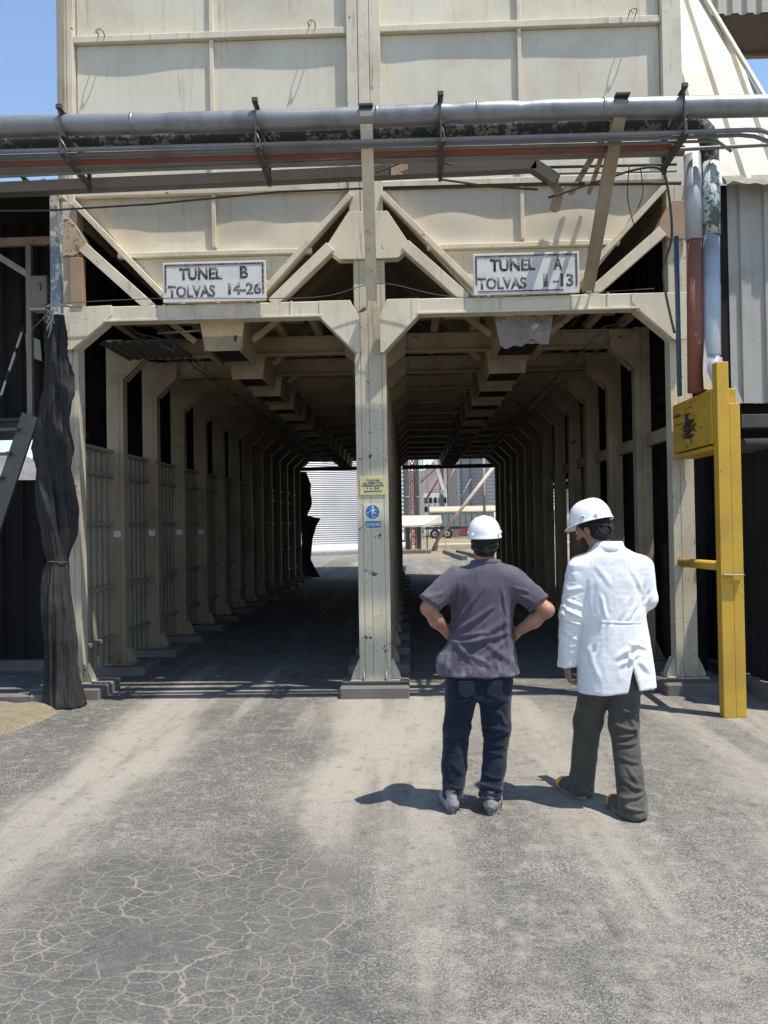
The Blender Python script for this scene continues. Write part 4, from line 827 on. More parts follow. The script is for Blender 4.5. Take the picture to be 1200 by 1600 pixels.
mb = MB(); mb.prism([(2.20, 58, 4.0), (2.55, 58, 4.1), (2.72, 58, 4.0), (2.66, 58, 3.45), (2.25, 58, 3.8)], (0, 1, 0), .3); mb.build('hood', WCONC, ch)
for p, q, lb in (((3.4, 57, 5.8), (2.6, 57, 4.2), 'thin stay line right of the white chute'), ((5.4, 70, 5.4), (4.1, 70, 3.2), 'faint stay line in front of the far silo')):
    mb = MB(); mb.tube([p, q], .03, 6); o = mb.build('stay_cable', SHEETW); tag(o, lb, 'cable')
dp = thing('diagonal_auger', (3.5, 46, 0), 'long pale tube leaning diagonally across the right tunnel exit', 'auger')
mb = MB(); mb.tube([(1.52, 45.5, .62), (5.2, 46.5, 5.2)], .10, 16); mb.build('tube', WOOD, dp)
mb = MB(); mb.beam((1.25, 45.4, .0), (1.62, 45.5, .72), .10, .22); mb.beam((2.0, 45.5, 0), (2.0, 45.5, 1.2), .05, .05); mb.build('foot_frame', RUSTY, dp)
mb = MB(); mb.tube([(4.38, 47, 0), (4.38, 47, 6)], .08, 12); o = mb.build('steel_post', PALEP); tag(o, 'single upright post beside the top of the leaning tube', 'post')
# open shelter
sh = thing('open_shelter', (0, 45, 0), 'low open shelter with a beige sheet roof on short dark posts', 'shelter')
mb = MB(); mb.hull([(-1.9, 42.8, 1.47), (.72, 42.8, 1.50), (1.85, 45.6, 1.62), (-.9, 45.6, 1.62), (-1.9, 42.8, 1.42), (.72, 42.8, 1.45), (1.85, 45.6, 1.57), (-.9, 45.6, 1.57)], [(0, 1, 2, 3), (7, 6, 5, 4), (0, 4, 5, 1), (1, 5, 6, 2), (2, 6, 7, 3), (3, 7, 4, 0)])
mb.hull([(-1.85, 42.85, 1.50), (.70, 42.85, 1.53), (1.78, 45.5, 2.06), (-.8, 45.5, 2.08), (1.85, 45.55, 1.63), (-.9, 45.55, 1.63)], [(0, 1, 2, 3), (1, 4, 2), (2, 4, 5, 3), (0, 3, 5)]); mb.build('roof', BEIGET, sh)
for x, y, wd in ((-.10, 43.2, .11), (.50, 43.3, .10), (.95, 44.6, .03), (1.5, 45.2, .03), (-.9, 43.2, .11)):
    mb = MB(); mb.box(x-wd, x+wd, y-.15, y+.15, .03, 1.44, .005); mb.build('post', DARKST, sh)
mb = MB(); mb.box(-1.9, 1.1, 42.2, 43.4, -.02, .22, .02); mb.build('floor_slab', CONC, sh)
mb = MB(); mb.box(-1.6, .1, 43.8, 44.4, .62, .70, .01); mb.box(-.05, .02, 43.8, 44.4, .22, .62, .005); o = mb.build('bench', SHEETW); tag(o, 'white bench under the open shelter', 'bench')
for x0, y0, x1, y1, lb in ((1.85, 42.5, 2.35, 35.0, 'left concrete kerb running towards the tunnel exit'), (2.55, 42.6, 3.15, 36.0, 'right concrete kerb running towards the tunnel exit')):
    mb = MB(); mb.beam((x0, y0, .08), (x1, y1, .08), .28, .24, bev=.01); o = mb.build('yard_kerb', CONC); tag(o, lb, 'kerb')
mb = MB(); mb.box(1.7, 12, 50, 51, -.02, .32, .05); o = mb.build('low_wall', WOOD); tag(o, 'low sandy retaining wall in front of the truck', 'wall')
# truck with trailer
tk = thing('grain_truck', (5.5, 54, 0), 'grey tipper truck with a long trailer parked in the yard', 'truck')
ty = 80.0; Z0 = 0.0
def tyre(x, rd=.50):
    mb = MB(); mb.tube([(x, ty-.02, Z0+rd), (x, ty, Z0+rd), (x, ty+.26, Z0+rd), (x, ty+.28, Z0+rd)], [rd*.86, rd, rd, rd*.86], 24); w_ = mb.build('wheel', BLACKM, tk)
    mb = MB(); mb.tube([(x, ty-.035, Z0+rd), (x, ty-.022, Z0+rd)], rd*.52, 20); mb.build('rim', SHEETG, w_)
    mb = MB(); mb.tube([(x, ty-.06, Z0+rd), (x, ty-.036, Z0+rd)], rd*.2, 12); mb.build('hub', DARKST, w_)
for x in (-.45, 2.5, 3.75, 7.6, 8.9, 10.2): tyre(x)
mb = MB(); mb.box(-1.5, 13.5, ty+.05, ty+.3, .95, 1.2, .02); mb.box(.6, 1.4, ty+.05, ty+.6, .5, .95, .02); mb.build('chassis', DARKST, tk)
mb = MB(); mb.box(2.1, 8.4, ty-.05, ty+2.4, 1.25, 2.6, .02)
for i in range(11): mb.box(2.15+.58*i, 2.23+.58*i, ty-.12, ty-.052, 1.25, 2.58, .005)
mb.build('tipper_body', TRUCKG, tk)
mb = MB(); mb.box(8.8, 14.5, ty-.05, ty+2.4, 1.25, 2.6, .02)
for i in range(9): mb.box(8.85+.6*i, 8.93+.6*i, ty-.12, ty-.052, 1.25, 2.58, .005)
mb.build('trailer_body', TRUCKG, tk)
mb = MB(); mb.box(2.0, 14.5, ty-.09, ty+2.3, Z0+2.61, Z0+2.75, .02); mb.hull([(2.0, ty-.09, Z0+2.75), (14.5, ty-.09, Z0+2.75), (14.5, ty+1.1, Z0+3.25), (2.0, ty+1.1, Z0+3.25), (2.0, ty+2.3, Z0+2.75), (14.5, ty+2.3, Z0+2.75)], [(0, 1, 2, 3), (3, 2, 5, 4), (0, 3, 4), (1, 5, 2), (0, 4, 5, 1)]); mb.build('tarpaulin', WOOD, tk)
mb = MB(); mb.box(-1.6, .3, ty-.02, ty+2.3, 1.0, 2.5, .08); mb.box(-2.6, -1.62, ty+.1, ty+2.2, .7, 1.6, .05); mb.build('cab', TRUCKR, tk)
mb = MB(); mb.box(5.0, 7.0, ty+.0, ty+.5, .4, 1.2, .02); mb.build('tool_boxes', TRUCKR, tk)
mb = MB()
mb.box(1.9, 6.5, 118, 126, 0, 5.9, .05); wb = mb.build('far_building', WCONC); tag(wb, 'long low white building at the foot of the hills', 'building')
for i in range(6):
    for z in (3.2, 4.5):
        mb = MB(); mb.box(2.2+.7*i, 2.65+.7*i, 117.9, 117.97, z, z+.8, 0); mb.build('window', SHEETD, wb)
mb = MB(); mb.tube([(2.1, 90, 0), (2.1, 90, 8.5), ], .05, 8); mb.box(1.8, 2.4, 89.9, 90.1, 8.1, 8.17, .01); o = mb.build('lamp_post', PALEP); tag(o, 'thin lamp post against the hills', 'lamp post')
# ------------------------------------------------------------------ signed distance modelling for the figures
class Field:
    def __init__(s, lo, hi, h):
        s.lo = np.array(lo, 'f'); s.h = h; s.n = np.ceil((np.array(hi)-lo)/h).astype(int)+1; s.F = np.full(s.n, 1.0, 'f')
        s.ax = [lo[i]+h*np.arange(s.n[i]) for i in range(3)]
    def sub(s, a, b, pad):
        i0 = np.maximum(0, np.floor((np.array(a)-pad-s.lo)/s.h).astype(int)); i1 = np.minimum(s.n, np.ceil((np.array(b)+pad-s.lo)/s.h).astype(int)+1)
        sl = tuple(slice(p, q) for p, q in zip(i0, i1)); X, Y, Z = np.meshgrid(*[s.ax[i][sl[i]].astype('f') for i in range(3)], indexing='ij'); return sl, X, Y, Z
    def union(s, sl, d, k):
        f = s.F[sl]
        if k <= 0: s.F[sl] = np.minimum(f, d); return
        h = np.clip(.5+.5*(f-d)/k, 0, 1); s.F[sl] = f*(1-h)+d*h-k*h*(1-h)
    def cap(s, a, b, ra, rb, k=.03, sy=1.0, cut=None):
        a = np.array(a, float); b = np.array(b, float); r = max(ra, rb)
        sl, X, Y, Z = s.sub(np.minimum(a, b)-r*max(1, sy), np.maximum(a, b)+r*max(1, sy), max(k, 3*s.h)+.01)
        if 0 in X.shape: return
        ba = b-a; L = float(ba@ba)+1e-9; t = np.clip(((X-a[0])*ba[0]+(Y-a[1])*ba[1]+(Z-a[2])*ba[2])/L, 0, 1)
        dx = X-a[0]-t*ba[0]; dy = (Y-a[1]-t*ba[1])/sy; dz = Z-a[2]-t*ba[2]
        d = np.sqrt(dx*dx+dy*dy+dz*dz)-(ra+(rb-ra)*t)
        if cut is not None:
            p, n = cut; n = np.array(n, float); n /= np.linalg.norm(n); d = np.maximum(d, (X-p[0])*n[0]+(Y-p[1])*n[1]+(Z-p[2])*n[2])
        s.union(sl, d.astype('f'), k)
    def ell(s, c, r, k=.03, M=None, sub=False):
        c = np.array(c, float); r = np.array(r, float); R_ = r.max(); sl, X, Y, Z = s.sub(c-R_, c+R_, max(k, 3*s.h)+.01)
        if 0 in X.shape: return
        x, y, z = X-c[0], Y-c[1], Z-c[2]
        if M is not None: x, y, z = [M[0][i]*x+M[1][i]*y+M[2][i]*z for i in range(3)]
        q = np.sqrt((x/r[0])**2+(y/r[1])**2+(z/r[2])**2); d = ((q-1)*r.min()).astype('f')
        if sub:
            f = s.F[sl]; h = np.clip(.5-.5*(f+d)/k, 0, 1); s.F[sl] = f*(1-h)-d*h+k*h*(1-h)
        else: s.union(sl, d, k)
    def stack(s, rows, k=.03, ex=2.3):
        Rw = np.array(rows, float); Rw = Rw[np.argsort(Rw[:, 0])]; rm = Rw[:, 3:5].max()
        sl, X, Y, Z = s.sub((Rw[:, 1].min()-rm, Rw[:, 2].min()-rm, Rw[0, 0]), (Rw[:, 1].max()+rm, Rw[:, 2].max()+rm, Rw[-1, 0]), max(k, 3*s.h)+.01)
        z = s.ax[2][sl[2]]; g = []
        zf = np.linspace(Rw[0, 0], Rw[-1, 0], 200)
        for c in range(1, 5):
            v = np.interp(zf, Rw[:, 0], Rw[:, c]); kk = np.hanning(17); kk /= kk.sum(); v = np.convolve(np.pad(v, 8, mode='edge'), kk, 'valid'); g.append(np.interp(z, zf, v)[None, None, :].astype('f'))
        q = (np.abs((X-g[0])/g[2])**ex+np.abs((Y-g[1])/g[3])**ex)**(1/ex); d = (q-1)*np.minimum(g[2], g[3])
        d = np.maximum(d, np.maximum(Rw[0, 0]-Z, Z-Rw[-1, 0])); s.union(sl, d.astype('f'), k)
    def mesh(s, name, disp=None, smooth=1):
        F = s.F; S = F < 0; n = np.array(F.shape)-1
        cr = [(i, j, k) for i in (0, 1) for j in (0, 1) for k in (0, 1)]
        cn = np.zeros(n, 'i1')
        for i, j, k in cr: cn += S[i:n[0]+i, j:n[1]+j, k:n[2]+k]
        act = (cn > 0) & (cn < 8); ids = np.full(n, -1, 'i4'); I, J, K = np.nonzero(act); ids[I, J, K] = np.arange(len(I))
        sm = np.zeros((len(I), 3)); ct = np.zeros(len(I))
        for a in cr:
            for ax in range(3):
                if a[ax] == 1: continue
                b = list(a); b[ax] = 1; fa = F[I+a[0], J+a[1], K+a[2]]; fb = F[I+b[0], J+b[1], K+b[2]]; mk = (fa < 0) != (fb < 0)
                t = np.where(mk, fa/np.where(mk, fa-fb, 1), 0); p = np.tile(np.array(a, float), (len(I), 1)); p[:, ax] += t; sm += p*mk[:, None]; ct += mk
        V = (np.stack([I, J, K], 1)+sm/ct[:, None])*s.h+s.lo; Q = []
        for ax in range(3):
            o = [0, 0, 0]; o[ax] = 1; A = S[:S.shape[0]-o[0], :S.shape[1]-o[1], :S.shape[2]-o[2]]; Bq = S[o[0]:, o[1]:, o[2]:]; e = np.nonzero(A != Bq); e = np.stack(e, 1)
            u, v = [(1, 2), (2, 0), (0, 1)][ax]; ok = (e[:, u] > 0) & (e[:, v] > 0) & (e[:, u] < n[u]) & (e[:, v] < n[v]) & (e[:, ax] < n[ax]); e = e[ok]
            def g(du, dv): q = e.copy(); q[:, u] -= du; q[:, v] -= dv; return ids[q[:, 0], q[:, 1], q[:, 2]]
            q4 = np.stack([g(1, 1), g(0, 1), g(0, 0), g(1, 0)], 1); fl = ~A[e[:, 0], e[:, 1], e[:, 2]]; q4[fl] = q4[fl][:, ::-1]; Q.append(q4)
        Q = np.concatenate(Q)
        for _ in range(smooth):
            acc = np.zeros_like(V); c = np.zeros(len(V))
            for i in range(4):
                for j in (1, 3): np.add.at(acc, Q[:, i], V[Q[:, (i+j) % 4]]); np.add.at(c, Q[:, i], 1)
            V = V*.5+.5*acc/np.maximum(c, 1)[:, None]
        if disp is not None:
            N = np.zeros_like(V); fn = np.cross(V[Q[:, 2]]-V[Q[:, 0]], V[Q[:, 3]]-V[Q[:, 1]])
            for i in range(4): np.add.at(N, Q[:, i], fn)
            N /= np.maximum(np.linalg.norm(N, axis=1), 1e-12)[:, None]; V = V+N*disp(V, N)[:, None]
        me = bpy.data.meshes.new(name); me.vertices.add(len(V)); me.vertices.foreach_set('co', V.astype('f').ravel()); me.loops.add(len(Q)*4); me.polygons.add(len(Q))
        me.loops.foreach_set('vertex_index', Q.astype('i4').ravel()); me.polygons.foreach_set('loop_start', np.arange(0, len(Q)*4, 4, dtype='i4')); me.update(calc_edges=True); me.validate()
        me.polygons.foreach_set('use_smooth', np.ones(len(me.polygons), bool)); return me
def vnoise(P, sc, seed=0):
    p = P*np.array(sc)+seed*17.3; i = np.floor(p).astype(int); f = p-i; f = f*f*(3-2*f)
    def hsh(a, b, c): h = (a*374761393+b*668265263+c*2147483647+seed*1013) & 0xffffffff; h = ((h ^ (h >> 13))*1274126177) & 0xffffffff; return ((h ^ (h >> 16)) & 0xffff)/65535.0
    r = 0
    for a in (0, 1):
        for b in (0, 1):
            for c in (0, 1): r = r+hsh(i[:, 0]+a, i[:, 1]+b, i[:, 2]+c)*np.where(a, f[:, 0], 1-f[:, 0])*np.where(b, f[:, 1], 1-f[:, 1])*np.where(c, f[:, 2], 1-f[:, 2])
    return r*2-1
def ridge(P, sc, seed): return (1-2*np.abs(vnoise(P, sc, seed)))
def folds(V, segs, back=True, N=None):
    d = np.zeros(len(V))
    for x0, z0, x1, z1, a, w_ in segs:
        bx, bz = x1-x0, z1-z0; L = math.hypot(bx, bz); t = ((V[:, 0]-x0)*bx+(V[:, 2]-z0)*bz)/L**2; tc = np.clip(t, 0, 1)
        wob = .12*w_*np.sin(tc*9+x0*40); q = ((V[:, 0]-x0)*bz-(V[:, 2]-z0)*bx)/L+wob; e = np.clip(1-np.abs(2*t-1)**3, 0, 1)
        m_ = a*(np.exp(-(q/w_)**2)-.75*np.exp(-((q-w_*1.5)/w_)**2)-.2*np.exp(-((q+w_*1.5)/w_)**2))*e
        if back: m_ = m_*np.clip(.25-N[:, 1]*1.6, 0, 1)
        d += m_
    return d
def hand(F, wr, u, nrm, s, curl=.6, sc=1.0, spread=1.0, thumb=(.6, .7, .35), first=0.0):
    wr = np.array(wr, float); u = np.array(u, float); u /= np.linalg.norm(u); nrm = np.array(nrm, float); nrm -= u*(nrm@u); nrm /= np.linalg.norm(nrm); s = np.array(s, float); s -= u*(s@u); s -= nrm*(s@nrm); s /= np.linalg.norm(s)
    for o in (.024, .008, -.009, -.025): F.cap(wr+s*o*.6*sc+u*.005, wr+u*.085*sc+s*o*sc, .014*sc, .0125*sc, .012)
    F.cap(wr+u*.02+s*.018*sc, wr+u*.06*sc+s*.03*sc, .017*sc, .013*sc, .012)
    for o, L in ((.028, .070), (.0095, .078), (-.0095, .072), (-.028, .058)):
        p = wr+u*.088*sc+s*o*sc; a = first+curl*.5
        for q, (fr, r0, r1) in enumerate(((.45, .0098, .0088), (.30, .0088, .0080), (.25, .0080, .0068))):
            d = u*math.cos(a)+nrm*math.sin(a)+s*(o*1.2*spread); d /= np.linalg.norm(d); e = p+d*L*fr*sc; F.cap(p, e, r0*sc, r1*sc, .004); p = e; a += curl*(1.0+.25*(o < 0))
    p = wr+u*.025*sc+s*.026*sc; d = u*thumb[0]+s*thumb[1]+nrm*thumb[2]; d /= np.linalg.norm(d); e = p+d*.042*sc; F.cap(p, e, .0135*sc, .0115*sc, .01); d2 = d*.6+u*.6+nrm*.25; d2 /= np.linalg.norm(d2); g_ = e+d2*.030*sc; F.cap(e, g_, .0112*sc, .0095*sc, .005); d3 = d2+nrm*.15; d3 /= np.linalg.norm(d3); F.cap(g_, g_+d3*.024*sc, .0095*sc, .008*sc, .004)
def rotm(yaw_, pit=0, rol=0):      # head frame: x right, y forward, z up
    return (Matrix.Rotation(yaw_, 3, 'Z') @ Matrix.Rotation(pit, 3, 'X') @ Matrix.Rotation(rol, 3, 'Y'))
def head(F, c, M, sc=1.0):
    c = Vector(c); A = np.array(M)
    def w_(x, y, z): return np.array(c+M @ Vector((x, y, z))*sc)
    Mt = [list(A[i]) for i in range(3)]
    F.ell(w_(0, -.012, .035), np.array((.074, .092, .088))*sc, .03, Mt); F.ell(w_(0, .035, -.03), np.array((.058, .058, .085))*sc, .04, Mt)
    F.cap(w_(0, .065, -.092), w_(0, .072, -.088), .018*sc, .018*sc, .03)                      # chin
    F.cap(w_(-.035, .068, .022), w_(.035, .068, .022), .013*sc, .013*sc, .018)                # brow
    F.cap(w_(0, .088, .008), w_(0, .110, -.028), .009*sc, .013*sc, .010)                      # nose
    for q in (-1, 1):
        F.ell(w_(q*.032, .092, .002), np.array((.017, .010, .011))*sc, .008, Mt, sub=True); F.cap(w_(q*.014, .098, -.031), w_(q*.014, .096, -.030), .009*sc, .008*sc, .006)
        F.cap(w_(q*.040, .062, -.018), w_(q*.046, .05, -.012), .018*sc, .016*sc, .02)
        F.ell(w_(q*.077, -.008, -.008), np.array((.009, .020, .032))*sc, .006, Mt); F.ell(w_(q*.086, -.006, -.006), np.array((.006, .010, .017))*sc, .005, Mt, sub=True)
    F.cap(w_(-.020, .092, -.052), w_(.020, .092, -.052), .0075*sc, .0075*sc, .006); F.cap(w_(-.018, .090, -.064), w_(.018, .090, -.064), .008*sc, .008*sc, .006)
    return w_
def eyes(par, w_, M, sc=1.0):
    for q in (-1, 1):
        bm = bmesh.new(); bmesh.ops.create_uvsphere(bm, u_segments=14, v_segments=10, radius=.0115*sc); p = w_(q*.032, .082, .002); bmesh.ops.translate(bm, vec=Vector(p), verts=bm.verts)
        e = MB(); e.bm.free(); e.bm = bm
        for f in bm.faces: f.smooth = True
        o = e.build('eye', EYEW, par)
def hard_hat(par, c, M, sx=.107, sy=.128, hgt=.135, brim=.045, label=None):
    c = Vector(c); mb = MB(); n = 72; prof = []
    for j in range(15): t = j/14*math.pi/2; prof.append((math.cos(t)**.78 if j < 14 else 0.0, math.sin(t)))
    rings = []
    def P(t, r, z, ext=0.0):
        x = math.sin(t)*sx*r; y = math.cos(t)*sy*r
        if ext: fr = max(0, math.cos(t)); k = ext*(.22+.0*fr)+ext*1.0*max(0, fr)**2.2; L = math.hypot(math.sin(t), math.cos(t)); x += math.sin(t)*k*.8; y += math.cos(t)*k
        return c+M @ Vector((x, y, z))
    def shell(off):
        out = []
        out.append([P(2*math.pi*k/n, 1.0, -.018-.006*max(0, math.cos(2*math.pi*k/n))+off*0, brim) for k in range(n)])
        out.append([P(2*math.pi*k/n, 1.0, -.010, brim*.45) for k in range(n)])
        out.append([P(2*math.pi*k/n, 1.005-off, -.002) for k in range(n)])
        for r, z in prof[1:-1]:
            ring = []
            for k in range(n):
                t = 2*math.pi*k/n; p = P(t, r*(1-off), z*(hgt-off*.1)); xs = math.sin(t)*sx*r
                rd = .0055*math.exp(-(xs/.017)**2)*min(1, z*1.8)+.003*math.exp(-((abs(xs)-.045)/.010)**2)*min(1, z*1.5); ring.append(p+M @ Vector((0, 0, rd)) if not off else p)
            out.append(ring)
        return out
    A = shell(0.0); rows = [[mb.bm.verts.new(p) for p in r] for r in A]; top = mb.bm.verts.new(c+M @ Vector((0, 0, hgt+.0055)))
    for a, b in zip(rows, rows[1:]):
        for k in range(n): f = mb.bm.faces.new((a[k], a[(k+1) % n], b[(k+1) % n], b[k])); f.smooth = True
    for k in range(n): f = mb.bm.faces.new((rows[-1][k], rows[-1][(k+1) % n], top)); f.smooth = True
    I = shell(.03); I[0] = [p-M @ Vector((0, 0, .004)) for p in A[0]]; I[1] = [p-M @ Vector((0, 0, .004)) for p in A[1]]; rin = [[mb.bm.verts.new(p) for p in r] for r in I]; ti = mb.bm.verts.new(c+M @ Vector((0, 0, hgt-.006)))
    for a, b in zip(rin, rin[1:]):
        for k in range(n): f = mb.bm.faces.new((b[k], b[(k+1) % n], a[(k+1) % n], a[k])); f.smooth = True
    for k in range(n): f = mb.bm.faces.new((ti, rin[-1][(k+1) % n], rin[-1][k])); f.smooth = True
    for k in range(n): f = mb.bm.faces.new((rin[0][k], rin[0][(k+1) % n], rows[0][(k+1) % n], rows[0][k])); f.smooth = True
    hh = mb.build('hard_hat', HATM, par)
    for sgn in (-1, 1):
        mb = MB(); mb.box(-.004, .004, -.014, .014, -.007, .007, .002); 
        for vv in mb.bm.verts: vv.co = c+M @ (Vector(vv.co)+Vector((sgn*(sx*1.0), -.01, .012)))
        mb.build('slot_cover', HATM, hh)
        mb = MB(); mb.box(-.0008, .0008, -.008, .008, -.003, .003, 0)
        for vv in mb.bm.verts: vv.co = c+M @ (Vector(vv.co)+Vector((sgn*(sx+.0050), -.01, .012)))
        mb.build('slot_mark', plain('slot_mark_green', (.12, .22, .15)), hh)
        for yb in (-.075, .07):
            mb = MB(); mb.box(-.006, .006, -.012, .012, -.006, .006, .002)
            for vv in mb.bm.verts: vv.co = c+M @ (Vector(vv.co)+Vector((sgn*(sx*.80), yb*1.05-.005, .004)))
            mb.build('slot_cover', HATM, hh)
    return hh
def shoe(par, F, hx, hy, ang, L=.275, z0=0.0, upper=None, sole=None, toe=None, nm='shoe', wd=1.0):
    ca, sa = math.cos(ang), math.sin(ang)       # ang: 0 = pointing +Y, positive turns to -X
    def w_(x, y, z): return (hx+x*ca-y*sa, hy+x*sa+y*ca, z+z0)
    G = Field((hx-.32, hy-.14, z0-.01), (hx+.32, hy+.36, z0+.17), .0042); A = [[ca, -sa, 0], [sa, ca, 0], [0, 0, 1]]
    G.ell(w_(0, .045, .062), (.037*wd, .052, .058), .02, A); G.ell(w_(0, .13, .048), (.041*wd, .095, .048), .03, A); G.ell(w_(-.004, .205, .036), (.047*wd, .075, .034), .03, A); G.cap(w_(0, .05, .07), w_(0, .045, .125), .040*wd, .038*wd, .02)
    G.F = np.maximum(G.F, (.016+z0-G.ax[2])[None, None, :].astype('f')); G.F = np.maximum(G.F, (G.ax[2]-.135-z0)[None, None, :].astype('f'))
    me = G.mesh(nm, lambda V, N: .0012*ridge(V, (60, 60, 90), 4)); sh = link_mesh(nm, me, upper, par)
    mb = MB(); pts = []
    for k in range(40):
        t = 2*math.pi*k/40; yy = L/2+.002+math.cos(t)*(L/2+.006); q = yy/L; wx = (.038+.014*math.exp(-((q-.72)/.22)**2)-.004*math.exp(-((q-.4)/.12)**2))*wd; x = math.sin(t)*wx/max(.35, abs(math.sin(t))**.35) if abs(math.sin(t)) > .01 else 0
        pts.append((x*abs(math.sin(t))**.35, yy))
    top = [w_(x, y, .026) for x, y in pts]; bot = [w_(x*.97, y, .001) for x, y in pts]; k = len(pts)
    mb.hull(bot+top, [tuple(range(k))[::-1], tuple(range(k, 2*k))]+[(i, (i+1) % k, k+(i+1) % k, k+i) for i in range(k)], .002); mb.build('sole', sole, sh)
    return sh, w_
def fabric(name, c, c2, rough=.9, bump=.25, dust=None, dustz=None, spots=None):
    t = NT(name); a, _ = t.noise(7, 6, .65); f, _ = t.noise(350, 2, .5); b, _ = t.noise(28, 5, .7)
    col = t.mix(t.ramp(a, .35, .68), c, c2)
    if dust:
        x, y, z = t.sep(); n, _ = t.noise(14, 6, .7, off=(3, 3, 3)); m_ = t.math('MULTIPLY', t.ramp(z, dustz[0], dustz[1], 1, 0), t.ramp(n, .42, .7)); col = t.mix(m_, col, dust)
    t.bump(t.math('ADD', t.math('MULTIPLY', b, .8), t.math('MULTIPLY', f, .3)), .003, bump); t.m.node_tree.nodes['Principled BSDF'].inputs['Sheen Weight'].default_value = .15
    return t.done(col, rough, 0, .15)
def skin_mat(name, c, c2):
    t = NT(name); a, _ = t.noise(22, 5, .6); b, _ = t.noise(180, 3, .6); col = t.mix(t.ramp(a, .35, .7), c, c2); t.bump(b, .001, .4); t.b.inputs['Subsurface Weight'].default_value = .08; t.b.inputs['Subsurface Radius'].default_value = (.01, .004, .002); return t.done(col, .55, 0, .4)
SKIN1 = skin_mat('tanned_skin', (.36, .19, .125), (.28, .135, .085)); SKIN2 = skin_mat('warm_skin', (.30, .155, .10), (.22, .105, .07))
HATM = (lambda t: t.done(t.mix(t.ramp(t.noise(16, 4, .6)[0], .4, .7, 0, .35), (.80, .80, .79), (.68, .67, .63)), .28, 0, .5))(NT('hard_hat_plastic'))
EYEW = plain('eye_white', (.6, .58, .55), .3)
HAIR = (lambda t: (t.bump(t.noise(170, 4, .8, sc=(1, 1, .5))[0], .02, 1.0), t.done(t.mix(t.ramp(t.noise(90, 3, .7)[0], .4, .7), (.008, .007, .007), (.035, .028, .024)), .5, 0, .5))[1])(NT('black_hair'))
STRAP = plain('suspension_plastic', (.012, .012, .014), .4)
POLO = fabric('washed_polo_cotton', (.066, .059, .078), (.096, .086, .110), dust=(.22, .205, .22), dustz=(.80, .98))
DENIM = fabric('dark_denim', (.008, .013, .024), (.014, .023, .040), dust=(.09, .10, .11), dustz=(.0, .22))
COAT = fabric('white_coat_cotton', (.76, .76, .77), (.70, .70, .73), .8, .2)
OLIVE = fabric('olive_work_trousers', (.055, .053, .045), (.080, .077, .066), dust=(.2, .19, .16), dustz=(.0, .2))
SHOEG = fabric('dusty_grey_shoe', (.30, .30, .29), (.20, .20, .195), .8, .4); SOLEG = plain('grey_sole', (.16, .16, .155), .8); SHOEB = fabric('brown_olive_shoe', (.10, .085, .065), (.065, .055, .045)); SOLEB = plain('taupe_sole', (.20, .18, .15), .8); TOEY = plain('yellow_toe_cap', (.85, .42, .015), .45)
LACE = plain('dark_laces', (.03, .03, .03), .8)

def local_mesh(me, root): me.transform(Matrix.Translation(root.location)); return me      # meshes are modelled around the figure's own origin
def addm(name, me, mat, root, parent=None): return link_mesh(name, local_mesh(me, root), mat, parent or root)

